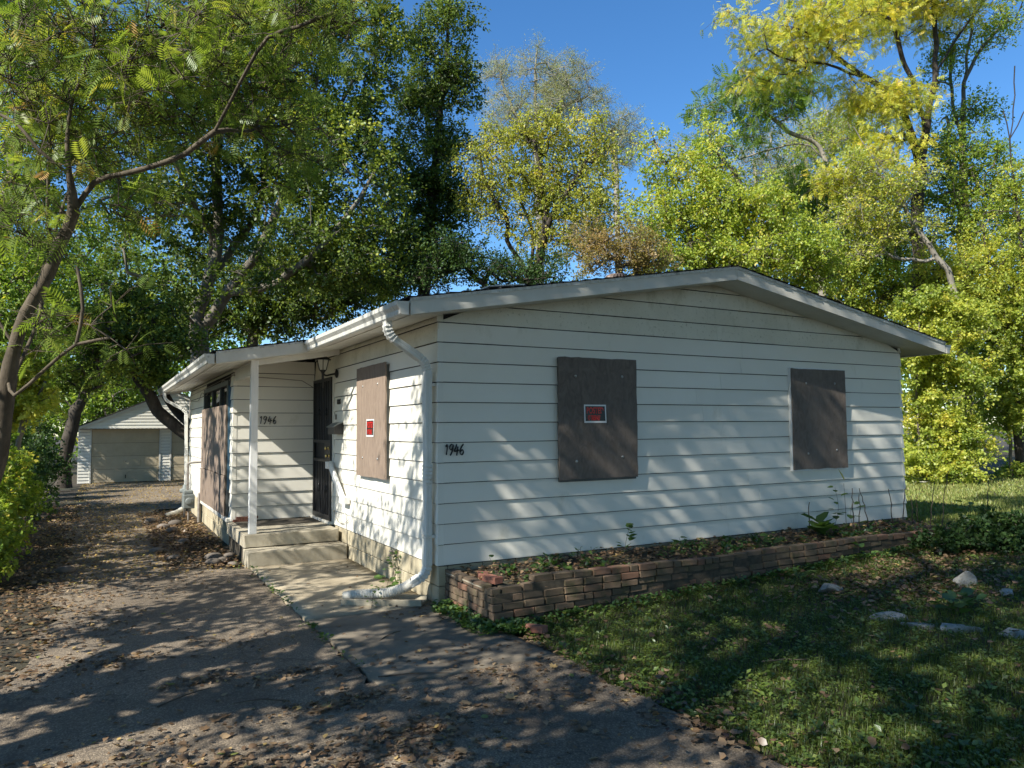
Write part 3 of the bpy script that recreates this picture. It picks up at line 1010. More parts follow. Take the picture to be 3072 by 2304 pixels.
# ---- picture window on the rear side wall: three panes above, boarded below
pw = link('picture_window', None, house, (-1.225, 6.8, 1.0))
box('pane', (-1.205, 5.36, 1.70), (-1.199, 8.26, 2.06), M['glass'], pw)
for (lo, hi) in (((-1.262, 5.24, 2.06), (-1.195, 8.36, 2.135)), ((-1.262, 5.24, 0.05), (-1.195, 5.345, 2.0595)), ((-1.262, 8.27, 0.05), (-1.195, 8.36, 2.0595))):
    box('frame', lo, hi, M['frame_dark'], pw, 0.003)
box('blue_trim', (-1.250, 5.225, 0.45), (-1.20, 5.239, 2.05), M['blue_edge'], pw)
for y in (6.28, 7.30):
    box('mullion', (-1.240, y - 0.035, 1.70), (-1.206, y + 0.035, 2.0595), M['frame_dark'], pw, 0.002)
upper = ply('window_board', (-1.285, 5.25, 0.665), (-1.266, 8.40, 1.755), pw, 0, 4, 16, 8, M['board_lit'])
lower = ply('window_board', (-1.290, 5.27, 0.045), (-1.270, 8.44, 0.655), pw, 0, 5, 16, 6, M['board_lit'])
box('sill', (-1.285, 5.0, -0.018), (-1.20, 8.6, 0.040), M['trim'], pw, 0.004)

# ---- entrance with barred security door (faces the driveway)
door = link('security_door', None, house, (-0.01, 4.4, 0.0))
box('door_slab', (0.012, 3.88, 0.02), (0.019, 4.90, 2.12), M['dark_door'], door)
for (lo, hi) in (((-0.030, 4.865, 0.03), (0.012, 4.905, 2.13)), ((-0.030, 3.885, 0.03), (0.012, 3.925, 2.13)), ((-0.0295, 3.926, 2.085), (0.0115, 4.864, 2.129)), ((-0.0295, 3.926, 0.031), (0.0115, 4.864, 0.10))):
    box('frame', lo, hi, M['black'], door, 0.003)
for z in (0.90, 1.18):
    box('rail', (-0.027, 3.926, z - 0.022), (0.010, 4.864, z + 0.022), M['black'], door, 0.002)
box('lock_plate', (-0.020, 3.927, 0.923), (-0.012, 4.25, 1.157), M['black'], door, 0.002)
for i in range(9):
    y = 4.00 + i * 0.0985
    for (za, zb) in ((0.101, 0.877), (1.203, 2.084)):
        tube('bar', [(-0.012, y, za), (-0.012, y, zb)], 0.008, M['black'], door, 6)
    if i in (2, 6):
        for zc in (0.48, 1.62):
            link('scroll', lathe_me('scroll', [(0.008, -0.07), (0.020, -0.03), (0.012, 0), (0.020, 0.03), (0.008, 0.07)], M['black'], 8), door, (-0.012, y, zc))
for z, y in ((1.085, 4.02), (0.975, 3.985)):
    link('knob', lathe_me('knob', [(0.030, 0), (0.030, 0.004), (0.012, 0.008), (0.012, 0.025), (0.026, 0.034), (0.028, 0.046), (0.016, 0.056)], M['brass'], 14), door, (-0.021, y, z), (0, -math.pi / 2, 0))
for (lo, hi) in (((-0.006, 3.80, -0.01), (0.02, 3.884, 2.14)), ((-0.006, 4.906, -0.01), (0.02, 4.932, 2.14)), ((-0.0055, 3.885, 2.131), (0.02, 4.905, 2.142))):
    box('jamb', lo, hi, M['trim'], door, 0.002)
box('threshold', (-0.055, 3.83, -0.012), (0.02, 4.93, 0.028), M['trim'], door, 0.004)

# ---- stub of a wooden handrail fixed to the side wall
hr = link('handrail_stub', None, house, (-0.03, 3.5, 0.6))
P0, P1 = Vector((-0.055, 3.80, 0.86)), Vector((-0.055, 3.12, 0.40))
d = (P1 - P0)
L = d.length
ang = math.atan2(d.z, d.y)
o = link('rail_board', box_me('rail_board', (-0.018, -L / 2, -0.058), (0.018, L / 2, 0.058), M['wood_white'], 0.003), hr, (P0 + P1) / 2, (ang, 0, 0))
o.rotation_euler = (math.atan2(d.z, d.y) + 0.0, 0, 0) if d.y > 0 else (math.atan2(-d.z, -d.y), 0, 0)
box('rail_block', (-0.10, 3.76, 0.795), (-0.002, 3.90, 0.895), M['wood_white'], hr, 0.003)
box('rail_block', (-0.085, 2.985, 0.355), (-0.002, 3.22, 0.452), M['wood_white'], hr, 0.003)

# ---- numerals 1946 in a brush script
DIG = {
    '1': [[(0.02, 0.78), (0.28, 0.98), (0.26, 0.6), (0.12, 0.0)]],
    '9': [[(0.72, 0.86), (0.48, 1.0), (0.18, 0.80), (0.20, 0.56), (0.46, 0.50), (0.70, 0.80), (0.74, 0.94), (0.66, 0.50), (0.40, 0.12), (0.22, -0.04)]],
    '4': [[(0.46, 1.0), (0.28, 0.66), (0.06, 0.34), (0.40, 0.36), (0.86, 0.44)], [(0.66, 0.78), (0.56, 0.34), (0.44, -0.08)]],
    '6': [[(0.74, 1.0), (0.40, 0.74), (0.16, 0.36), (0.22, 0.06), (0.50, 0.0), (0.72, 0.22), (0.62, 0.44), (0.36, 0.40), (0.22, 0.26)]],
}


def numerals(name, O, A, N, h, step, parent, text='1946', mat=None, wmul=1.0):
    O, A, N = Vector(O), Vector(A), Vector(N)
    root = link(name, None, parent, O)
    root.empty_display_size = 0.02
    adv = 0.0
    for ch in text:
        q = adv
        adv += 0.62 if ch == '1' else 1.0
        parts = []
        for st in DIG[ch]:
            P = smooth_path([(a, b, 0) for a, b in st], 6)[:, :2]
            T = np.gradient(P, axis=0)
            T /= np.linalg.norm(T, axis=1)[:, None] + 1e-9
            pen = np.array((0.82, -0.57))
            wd = 0.030 + 0.068 * np.abs(T[:, 0] * pen[1] - T[:, 1] * pen[0])
            nrm = np.stack([-T[:, 1], T[:, 0]], 1)
            n = len(P)
            V = []
            for dz in (0.0, 0.012):
                for s in (-1, 1):
                    for i in range(n):
                        p = P[i] + nrm[i] * s * wd[i] * wmul
                        w3 = O + A * (q * step + p[0] * h * 0.62) + Vector((0, 0, p[1] * h)) + N * (0.001 + dz)
                        V.append(np.array(w3 - (O + A * (q * step))))
            F = []
            for i in range(n - 1):
                F += [(i, i + 1, n + i + 1, n + i), (2 * n + i, 3 * n + i, 3 * n + i + 1, 2 * n + i + 1), (i, 2 * n + i, 2 * n + i + 1, i + 1), (n + i, n + i + 1, 3 * n + i + 1, 3 * n + i)]
            F += [(0, n, 3 * n, 2 * n), (n - 1, 3 * n - 1, 4 * n - 1, 2 * n - 1)]
            parts.append((np.array(V), np.array(F)))
        V, F = merge(parts)
        link('digit', mesh_np('digit', V, F, mat or M['numeral']), root, O + A * (q * step))
    return root


numerals('house_number', (0.082, -0.004, 1.092), (1, 0, 0), (0, -1, 0), 0.105, 0.057, house, wmul=0.85)
numerals('house_number', (-0.83, 4.946, 1.455), (1, 0, 0), (0, -1, 0), 0.115, 0.070, house, wmul=0.75)
numerals('house_number', (-0.004, 3.60, 1.72), (0, -1, 0), (-1, 0, 0), 0.065, 0.046, house, wmul=0.8)
box('doorbell', (-0.014, 3.665, 1.50), (-0.002, 3.69, 1.575), M['black'], house, 0.003)

# ---- wires, hose tap, brick infill, roof vents
tube('cable', smooth_path([(-1.235, 11.2, 2.02), (-1.235, 9.6, 1.97), (-1.235, 8.9, 2.10), (-1.235, 8.2, 2.02), (-1.235, 7.5, 2.14), (-1.235, 6.7, 2.06), (-1.235, 6.0, 2.17), (-1.235, 5.4, 2.11), (-1.235, 5.0, 2.19)], 6), 0.006, M['wire'], house, 5)
tube('cable', [(-1.235, 11.2, 2.13), (-1.235, 8.0, 2.165), (-1.24, 4.94, 2.19)], 0.005, M['wire'], house, 5)
tube('cable', [(-1.24, 4.94, 2.19), (-0.9, 4.937, 2.17), (-0.5, 4.936, 2.15), (-0.2, 4.936, 2.13), (-0.03, 4.936, 2.03)], 0.006, M['wire'], house, 5)
tube('cable', smooth_path([(-0.008, 3.72, 0.20), (-0.012, 3.55, 0.08), (-0.012, 3.3, 0.06), (-0.010, 3.05, 0.13), (-0.008, 3.03, 0.16)], 6), 0.004, M['wire'], house, 5)
tap = link('hose_tap', None, house, (0.0, 1.2, -0.03))
tube('tap_body', [(0.01, 1.2, -0.045), (-0.06, 1.2, -0.045), (-0.085, 1.2, -0.075)], 0.014, M['pipe'], tap, 8)
link('tap_wheel', lathe_me('tap_wheel', [(0.026, 0), (0.030, 0.004), (0.026, 0.009)], M['pipe'], 10), tap, (-0.055, 1.2, -0.022))
tube('tap_stem', [(-0.055, 1.2, -0.04), (-0.055, 1.2, -0.018)], 0.006, M['pipe'], tap, 6)
inf = link('brick_infill', None, house, (-1.0, 4.9, 0.0))
for i in range(3):
    for j in range(2):
        x = -1.205 + i * 0.105 + (0.05 if j else 0)
        box('brick', (x, 4.905, -0.010 + j * 0.037), (x + 0.098, 4.944, 0.025 + j * 0.037), M['brick_red'], inf, 0.003)

tv = link('turbine_vent', None, roof, (3.05, 1.05, rz(3.05) + 0.045))
link('vent_collar', lathe_me('vent_collar', [(0.21, 0.0), (0.15, 0.04), (0.15, 0.13)], M['vent'], 20), tv, (3.05, 1.05, rz(3.05) + 0.045))
for k in range(22):
    a0 = 2 * math.pi * k / 22
    V, F = [], []
    for i in range(9):
        t = math.pi * 0.5 * i / 8
        r0 = 0.05 + 0.14 * math.sin(math.pi * (0.22 + 0.60 * (1 - i / 8)))
        z = 0.12 + 0.20 * i / 8
        for da in (-0.10, 0.11):
            rr_ = r0 * (1.0 if da < 0 else 0.93)
            V.append((rr_ * math.cos(a0 + da + 0.3 * i / 8), rr_ * math.sin(a0 + da + 0.3 * i / 8), z))
    for i in range(8):
        F.append((2 * i, 2 * i + 1, 2 * i + 3, 2 * i + 2))
    link('vane', mesh_py('vane', V, F, M['vent']), tv, (3.05, 1.05, rz(3.05) + 0.045))
link('vent_crown', lathe_me('vent_crown', [(0.12, 0.318), (0.10, 0.335), (0.03, 0.345)], M['vent'], 20), tv, (3.05, 1.05, rz(3.05) + 0.045))
fv = link('flat_vent', None, roof, (0.75, 0.2, rz(0.75) + 0.17))
prism('hood', [(0.50, rz(0.5) + 0.165), (0.98, rz(0.98) + 0.165), (0.98, rz(0.98) + 0.215), (0.62, rz(0.62) + 0.235)], 1, 0.02, 0.42, M['shingle'], fv)
prism('lid', [(0.58, rz(0.6) + 0.235), (1.02, rz(1.02) + 0.222), (1.02, rz(1.02) + 0.235), (0.58, rz(0.6) + 0.248)], 1, -0.01, 0.45, M['gutter'], fv)
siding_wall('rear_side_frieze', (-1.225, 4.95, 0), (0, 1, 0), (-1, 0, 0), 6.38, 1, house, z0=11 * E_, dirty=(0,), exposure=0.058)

# ================================================================== concrete steps
steps = thing('concrete_steps', 'two worn tan concrete steps below the barred front door', 'steps', (-0.65, 3.6, -0.39))


def worn_block(name, lo, hi, mat, parent, seed, bev=0.02, nx=14, ny=8):
    bm = bmesh.new()
    bmesh.ops.create_cube(bm, size=1.0)
    lo, hi = Vector(lo), Vector(hi)
    c = (lo + hi) / 2
    for v in bm.verts:
        v.co = Vector((v.co[i] * (hi[i] - lo[i]) for i in range(3)))
    bmesh.ops.subdivide_edges(bm, edges=[e for e in bm.edges if abs(e.verts[0].co.x - e.verts[1].co.x) > 0.01], cuts=nx, use_grid_fill=True)
    top = [e for e in bm.edges if all(abs(v.co.z - (hi.z - c.z)) < 1e-4 for v in e.verts) and len(e.link_faces) == 2 and abs(e.calc_face_angle(0)) > 0.5]
    vert = [e for e in bm.edges if abs(e.verts[0].co.z - e.verts[1].co.z) > 0.01 and abs(e.calc_face_angle(0)) > 0.5]
    bmesh.ops.bevel(bm, geom=top + vert, offset=bev, segments=2, affect='EDGES', profile=0.6)
    rr = random.Random(seed)
    for v in bm.verts:
        v.co += Vector((rr.uniform(-0.004, 0.004), rr.uniform(-0.004, 0.004), rr.uniform(-0.003, 0.002)))
    me = bpy.data.meshes.new(name)
    bm.to_mesh(me)
    bm.free()
    me.materials.append(mat)
    return link(name, me, parent, c)


worn_block('step', (-1.292, 3.055, -0.46), (-0.010, 3.46, -0.190), M['concrete'], steps, 1)
worn_block('landing', (-1.285, 3.385, -0.176), (-0.040, 4.938, -0.012), M['concrete'], steps, 2, 0.016)
box('core', (-1.255, 3.47, -0.5), (-0.03, 4.93, -0.178), M['mortar'], steps)

# ================================================================== wall lantern
lan = thing('wall_lantern', 'black carriage lantern with frosted panes above the front door', 'lantern', (-0.02, 3.66, 2.1))
link('wall_plate', lathe_me('wall_plate', [(0.062, 0), (0.060, 0.012), (0.035, 0.024), (0.014, 0.03)], M['black'], 16), lan, (-0.002, 3.66, 2.16), (0, -math.pi / 2, 0))
tube('arm', smooth_path([(-0.02, 3.66, 2.16), (-0.09, 3.66, 2.145), (-0.16, 3.66, 2.13), (-0.205, 3.66, 2.16), (-0.205, 3.66, 2.19)], 5), 0.013, M['black'], lan, 8)
link('stem', lathe_me('stem', [(0.004, -0.24), (0.016, -0.22), (0.017, -0.05), (0.026, -0.02), (0.045, 0.0), (0.05, 0.012)], M['black'], 10), lan, (-0.205, 3.66, 2.195))


def frustum(name, r0, r1, z0, z1, n, mat, parent, c, rot=0.0):
    V = [(r * math.cos(rot + 2 * math.pi * k / n), r * math.sin(rot + 2 * math.pi * k / n), z) for r, z in ((r0, z0), (r1, z1)) for k in range(n)]
    F = [list(range(n)), list(range(n, 2 * n))] + [(k, (k + 1) % n, n + (k + 1) % n, n + k) for k in range(n)]
    return link(name, mesh_py(name, V, F, mat), parent, c)


LC = (-0.205, 3.66, 2.205)
frustum('pane', 0.052, 0.088, 0.004, 0.145, 6, M['lamp_glass'], lan, LC, 0.3)
for k in range(6):
    a = 0.3 + 2 * math.pi * k / 6
    tube('rib', [(LC[0] + 0.054 * math.cos(a), LC[1] + 0.054 * math.sin(a), LC[2]), (LC[0] + 0.091 * math.cos(a), LC[1] + 0.091 * math.sin(a), LC[2] + 0.148)], 0.006, M['black'], lan, 4)
link('cap', lathe_me('cap', [(0.128, 0.144), (0.126, 0.152), (0.07, 0.185), (0.035, 0.20), (0.030, 0.225), (0.012, 0.24)], M['black'], 6, False), lan, LC, (0, 0, 0.3))

# ================================================================== mailbox
mb = thing('mailbox', 'dark grey house mailbox with pitched lid beside the door', 'mailbox', (-0.06, 3.5, 1.29))
prism('body', [(-0.125, 1.29), (-0.004, 1.29), (-0.004, 1.45), (-0.125, 1.405)], 1, 3.33, 3.665, M['black'], mb)
prism('lid', [(-0.148, 1.394), (-0.141, 1.388), (-0.064, 1.436), (-0.004, 1.452), (-0.004, 1.462), (-0.068, 1.447)], 1, 3.315, 3.68, M['meter'], mb)

# ================================================================== posted signs
def text_mesh(txt, mat):
    cu = bpy.data.curves.new('lettering', 'FONT')
    cu.body = txt
    cu.size = 1.0
    cu.offset = 0.028
    cu.extrude = 0.0
    fo = bpy.data.objects.new('lettering_source', cu)
    me = bpy.data.meshes.new_from_object(fo)
    bpy.data.objects.remove(fo)
    me.materials.clear()
    me.materials.append(mat)
    return me


def fit_text(txt, O, A, N, u0, u1, z0, z1, parent):
    me = text_mesh(txt, M['sign_red'])
    co = np.array([v.co for v in me.vertices])
    lo, hi = co.min(0), co.max(0)
    O, A, N = Vector(O), Vector(A), Vector(N)
    for v in me.vertices:
        a = (v.co.x - lo[0]) / (hi[0] - lo[0])
        b = (v.co.y - lo[1]) / (hi[1] - lo[1])
        v.co = A * (u0 + (u1 - u0) * a) + Vector((0, 0, z0 + (z1 - z0) * b)) + N * 0.0022
    me.update()
    return link('lettering', me, parent, O)


def posted(O, A, N, w_, h_, label, wave):
    """thin plastic sheet: white border, black field, red letters"""
    O, A, N = Vector(O), Vector(A), Vector(N)
    s = thing('posted_sign', label, 'sign', O)
    def sheet_(name, u0, u1, z0, z1, n0, mat):
        V, F = [], []
        nu, nv = 8, 6
        for side in (0, 1):
            for i in range(nu + 1):
                for j in range(nv + 1):
                    a, b = i / nu, j / nv
                    u = u0 + (u1 - u0) * a
                    z = z0 + (z1 - z0) * b
                    nn = n0 - 0.0006 * side + wave * (abs(a - 0.5) * 2) ** 2 * (1 - b) * (1 if a > 0.5 else 0.4)
                    V.append(A * u + Vector((0, 0, z)) + N * nn)
        m_ = (nu + 1) * (nv + 1)
        for sd in (0, 1):
            for i in range(nu):
                for j in range(nv):
                    q = sd * m_ + i * (nv + 1) + j
                    F.append((q, q + 1, q + nv + 2, q + nv + 1))
        return link(name, mesh_py(name, V, F, mat), s, O)
    sheet_('border', 0, w_, 0, h_, 0.0010, M['sign_white'])
    bd = 0.055 * w_
    sheet_('field', bd, w_ - bd, bd * 1.25, h_ - bd, 0.0018, M['sign_black'])
    O2 = O + N * (0.0005 + wave * 0.10)
    fit_text('POSTED', O2, A, N, bd + 0.06 * w_, w_ - bd - 0.06 * w_, h_ * 0.50, h_ * 0.86, s)
    fit_text('NO TRESPASSING', O2, A, N, bd + 0.05 * w_, w_ - bd - 0.05 * w_, h_ * 0.13, h_ * 0.42, s)
    return s


posted((1.735, -0.0535, 1.408), (1, 0, 0), (0, -1, 0), 0.298, 0.203, 'black and red posted no trespassing sign on the wide front window board', 0.010)
posted((-0.0535, 2.125, 1.265), (0, -1, 0), (-1, 0, 0), 0.30, 0.215, 'black and red posted sign on the narrow board beside the front door', 0.006)

# ================================================================== gas meter
gm = thing('gas_meter', 'grey gas meter on a bent riser pipe by the rear side wall', 'gas meter', (-1.40, 9.0, -0.39))
box('meter_body', (-1.56, 8.62, -0.13), (-1.36, 8.98, 0.14), M['meter'], gm, 0.018, 2)
link('dial_face', lathe_me('dial_face', [(0.07, 0), (0.07, 0.012), (0.055, 0.02), (0.02, 0.022)], M['meter'], 16), gm, (-1.46, 8.62, 0.01), (math.pi / 2, 0, 0))
box('top_casting', (-1.55, 8.66, 0.14), (-1.38, 9.2, 0.21), M['meter'], gm, 0.02, 2)
link('regulator', lathe_me('regulator', [(0.10, -0.04), (0.105, 0.0), (0.10, 0.03), (0.05, 0.05), (0.045, 0.11), (0.02, 0.12)], M['meter'], 14), gm, (-1.47, 9.32, 0.17))
tube('riser_pipe', smooth_path([(-1.47, 8.86, 0.20), (-1.47, 8.86, 0.60), (-1.47, 8.86, 0.70), (-1.42, 8.84, 0.735), (-1.24, 8.80, 0.745)], 5), 0.022, M['pipe'], gm, 8)
tube('supply_pipe', [(-1.47, 9.36, 0.15), (-1.47, 9.38, -0.40)], 0.02, M['pipe'], gm, 8)
tube('stand_pipe', [(-1.46, 8.72, -0.12), (-1.46, 8.72, -0.40)], 0.02, M['pipe'], gm, 8)
pb = thing('standpipe', 'thin rusty upright pipe at the foundation behind the gas meter', 'pipe', (-1.32, 8.45, -0.39))
tube('pipe', [(-1.30, 8.45, -0.40), (-1.30, 8.45, 0.16), (-1.24, 8.45, 0.19)], 0.03, M['pipe'], pb, 8)

# ================================================================== splash block
sb = thing('splash_block', 'low concrete splash trough under the white flexible drain pipe', 'splash block', (-0.5, 0.3, -0.375))
A_ = Vector((-0.80, 0.60, 0)).normalized()
Bv = Vector((0.60, 0.80, 0))
C0 = Vector((-0.10, 0.10, -0.374))
V = []
for u, hw in ((0.0, 0.13), (0.80, 0.17)):
    for (t, z) in ((-1, 0), (-1, 0.055), (-0.72, 0.055), (-0.6, 0.022), (0.6, 0.022), (0.72, 0.055), (1, 0.055), (1, 0)):
        V.append(A_ * u + Bv * t * hw + Vector((0, 0, z)))
F = [tuple(range(8)), tuple(range(15, 7, -1))] + [(i, (i + 1) % 8, 8 + (i + 1) % 8, 8 + i) for i in range(8)]
link('trough', mesh_py('trough', V, F, M['concrete']), sb, C0)

# ================================================================== brick planter
pl = thing('brick_planter', 'low weathered brick planter wall along the gable end of the house', 'planter', (3.2, -0.9, -0.3))
BR = [box_me('brick', (-0.1, -0.046, -0.0285), (0.1, 0.046, 0.0285), M['brick'], 0.007, 2, 0.003, s) for s in range(8)]
BH = [box_me('brick', (-0.046, -0.046, -0.0285), (0.046, 0.046, 0.0285), M['brick'], 0.007, 2, 0.003, 20 + s) for s in range(4)]
BC = 0.0675


def gap_z(x):
    return float(gz(x, -1.0))


core_V = []
for k in range(6):                                      # courses counted down from the top; the wall steps up with the ground
    u = 0.083
    start = True
    while u < 7.35:
        sag = 0.012 * math.sin(u * 1.7) + 0.006 * math.sin(u * 4.1)
        zc = 0.005 + sag - 0.029 - k * BC
        head = (k == 0 and rnd.random() < 0.30) or rnd.random() < 0.04 or (start and k % 2 == 1)
        start = False
        w_ = 0.092 if head else 0.2
        if zc > gap_z(u) - 0.05 and not (k == 0 and u < 0.50):
            yj = -0.968 + 0.020 * math.sin(u * 2.3 + k) + rnd.uniform(-0.006, 0.006)
            link('brick', rnd.choice(BH if head else BR), pl, (u + w_ / 2, yj, zc), (rnd.uniform(-0.03, 0.03), rnd.uniform(-0.012, 0.012), rnd.uniform(-0.03, 0.03) + (math.pi if rnd.random() < 0.5 else 0)))
        u += w_ + rnd.uniform(0.012, 0.02)
for k in range(1, 6):                                   # the short west return
    y = -0.88 + (0.10 if k % 2 else 0)
    while y < 0.0:
        zc = -0.055 - 0.029 - (k - 1) * BC + 0.018 * (y + 0.9)
        link('brick', rnd.choice(BR), pl, (0.128 + rnd.uniform(-0.005, 0.005), y + 0.06, zc), (rnd.uniform(-0.015, 0.015), rnd.uniform(-0.02, 0.02), math.pi / 2 + rnd.uniform(-0.025, 0.025)))
        y += 0.215
prism('mortar_bed', [(0.10, -0.55), (0.16, -0.55), (0.16, -0.083), (0.10, -0.083)], 1, -0.985, 0.04, M['mortar'], pl)
box('mortar_bed', (0.50, -1.000, -0.55), (7.4, -0.945, -0.044), M['mortar'], pl)
box('mortar_bed', (0.115, -0.9995, -0.55), (0.4995, -0.945, -0.105), M['mortar'], pl)
mc = box('mortar_cap', (0.085, -0.80, -0.0825), (0.172, 0.03, -0.068), M['concrete'], pl, 0.004, 1, 0.003, 3)
V, F = [], []
nxs, nys = 60, 10
for i in range(nxs + 1):
    for j in range(nys + 1):
        x = 0.165 + 7.25 * i / nxs
        y = -0.93 + 0.93 * j / nys
        V.append((x, y, -0.125 + 0.05 * (y + 0.93) + 0.035 * min(1, x / 2) + 0.012 * rnd.uniform(-1, 1)))
for i in range(nxs):
    for j in range(nys):
        a = i * (nys + 1) + j
        F.append((a, a + nys + 1, a + nys + 2, a + 1))
link('planter_soil', mesh_np('planter_soil', np.array(V) - np.array((3.2, -0.9, -0.3)), F, M['ground'], smooth=True), pl, (3.2, -0.9, -0.3))


def lone_brick(loc, rot, label, mat='brick_red'):
    t = thing('loose_brick', label, 'brick', loc)
    link('brick_body', box_me('brick_body', (-0.1, -0.048, -0.03), (0.1, 0.048, 0.03), M[mat], 0.006, 2, 0.002, 7), t, loc, rot)
    return t


lone_brick((0.245, -0.70, -0.035), (0, 0.02, 1.75), 'clean red brick lying loose on top of the planter corner')
lone_brick((0.30, -0.40, -0.062), (0.05, 0, 1.2), 'pale red brick lying flat inside the planter corner')
lone_brick((0.30, -1.37, -0.335), (0.12, 0.05, 2.05), 'dark red brick lying on the lawn below the planter corner')


# ================================================================== rocks and stones
def rock_me(seed, sx, sy, sz, mat, sub=3, amp=0.28, flat=True):
    bm = bmesh.new()
    bmesh.ops.create_icosphere(bm, subdivisions=sub, radius=1.0)
    rr = np.random.default_rng(seed)
    dirs = rr.normal(size=(9, 3))
    dirs /= np.linalg.norm(dirs, axis=1)[:, None]
    cut = rr.uniform(0.30, 0.85, 9)
    ph = rr.uniform(0, 6, 6)
    for v in bm.verts:
        p = np.array(v.co)
        if flat:
            for d_, c_ in zip(dirs, cut):
                s_ = p @ d_
                if s_ > c_:
                    p = p - d_ * (s_ - c_) * 0.95
        n_ = math.sin(p[0] * 3 + ph[0]) * math.sin(p[1] * 3.3 + ph[1]) * math.sin(p[2] * 2.7 + ph[2]) + 0.4 * math.sin(p[0] * 8 + ph[3]) * math.sin(p[1] * 7 + ph[4])
        p = p * (1 + amp * 0.5 * n_)
        v.co = Vector((p[0] * sx, p[1] * sy, p[2] * sz))
    me = bpy.data.meshes.new('stone')
    bm.to_mesh(me)
    bm.free()
    for p in me.polygons:
        p.use_smooth = not flat
    me.materials.append(mat)
    return me


ROCKS = [
    ((3.45, -1.80), (0.20, 0.13, 0.08), 0.3, 1, 'rough grey limestone chunk half sunk in the grass before the planter'),
    ((3.02, -2.70), (0.20, 0.11, 0.065), -0.5, 2, 'pale knobbly stone at the left end of the stone edging'),
    ((2.98, -3.05), (0.17, 0.10, 0.05), -0.55, 3, 'flat white stone second from the left in the edging'),
    ((3.15, -3.27), (0.21, 0.09, 0.06), -0.5, 4, 'long pale edging stone third from the left'),
    ((3.35, -3.55), (0.14, 0.09, 0.05), -0.5, 5, 'shaded brown edging stone at the right end of the row'),
    ((4.68, -2.45), (0.15, 0.10, 0.11), 0.1, 6, 'upright white block of stone beyond the broad-leaved plant'),
    ((4.62, -2.88), (0.14, 0.09, 0.05), 0.4, 7, 'small flat white stone right of the upright white block'),
    ((4.15, -1.75), (0.15, 0.10, 0.035), 0.2, 8, 'low flat grey stone lying in weeds near the planter'),
]
for (x, y), s, rz_, sd, lab in ROCKS:
    z = float(gz(x, y)) - 0.03
    link('limestone_rock', rock_me(sd, *s, M['rock']), None, (x, y, z + s[2] * 0.48), (0, 0.05, rz_), label=lab, cat='rock', group='pale stones on the lawn')
PEB = [(-1.63, 3.62, 0.085, 'smooth grey-green cobble nearest the steps at the foundation corner'), (-1.50, 3.75, 0.075, 'tan cobble second from the steps in the foundation border'),
       (-1.58, 3.98, 0.105, 'largest brown cobble in the pile beside the steps'), (-1.38, 4.02, 0.08, 'purplish cobble against the foundation near the steps'),
       (-1.42, 3.40, 0.06, 'small dark cobble touching the corner of the lower step'), (-2.22, 5.05, 0.085, 'pale cobble alone at the edge of the driveway'),
       (-1.80, 5.75, 0.09, 'reddish flat cobble midway along the leafy border'), (-2.05, 4.30, 0.07, 'half buried cobble among leaves left of the steps'),
       (-1.85, 7.30, 0.10, 'brown squarish stone in the border below the boarded window'), (-1.95, 7.9, 0.10, 'orange tinted stone in the border towards the gas meter'),
       (-1.72, 8.3, 0.11, 'broad pinkish stone right in front of the gas meter'), (-2.10, 9.0, 0.10, 'grey stone beside the end of the rear drain pipe'),
       (-3.30, 3.95, 0.09, 'lone brown stone on the left edge of the driveway')]
for i, (x, y, s, lab) in enumerate(PEB):
    link('cobble_stone', rock_me(40 + i, s * 1.25, s, s * 0.62, M['pebble'], 2, 0.12, False), None, (x, y, float(gz(x, y)) + s * 0.32), (0, 0, i * 1.3), label=lab, cat='stone', group='cobbles along the foundation border')

# ================================================================== garage
GY, GZ0 = 26.0, -0.63
k_ = (GY - CAM[1]) / (22.7 - CAM[1])


def gX(x):
    return CAM[0] + (x - CAM[0]) * k_


def gZ(z):
    return CAM[2] + (z - CAM[2]) * k_


gar = thing('garage', 'white detached two-door garage at the end of the driveway', 'garage', (gX(-1.0), GY, GZ0))
GXL, GXR = gX(-3.68), gX(2.22)
GT = gZ(1.48)
mid = (GXL + GXR) / 2
pk = GT + (mid - GXL) * 0.43
prism('wall_core', [(GXL + 0.02, GZ0), (GXR - 0.02, GZ0), (GXR - 0.02, GT), (mid, pk - 0.06), (GXL + 0.02, GT)], 1, GY + 0.06, GY + 7, M['lap_shadow_black'], gar)
dX = [(gX(-3.27), gX(-1.15)), (gX(-0.745), gX(1.375))]
dT = gZ(1.40)
gaps = [(a - GXL - 0.06, b - GXL + 0.06, -5, dT + 0.06) for a, b in dX]
siding_wall('front_wall', (GXL, GY, 0), (1, 0, 0), (0, -1, 0), GXR - GXL, int((GT - GZ0) / 0.122), gar, z0=GZ0 + 0.01, gaps=gaps, exposure=0.122)
OV = 0.35                                               # the gable projects over the doors


def g_clip(z):
    d_ = max(0.0, (z - GT - 0.02) / 0.43)
    return (d_, max(d_, (GXR - GXL) - d_))


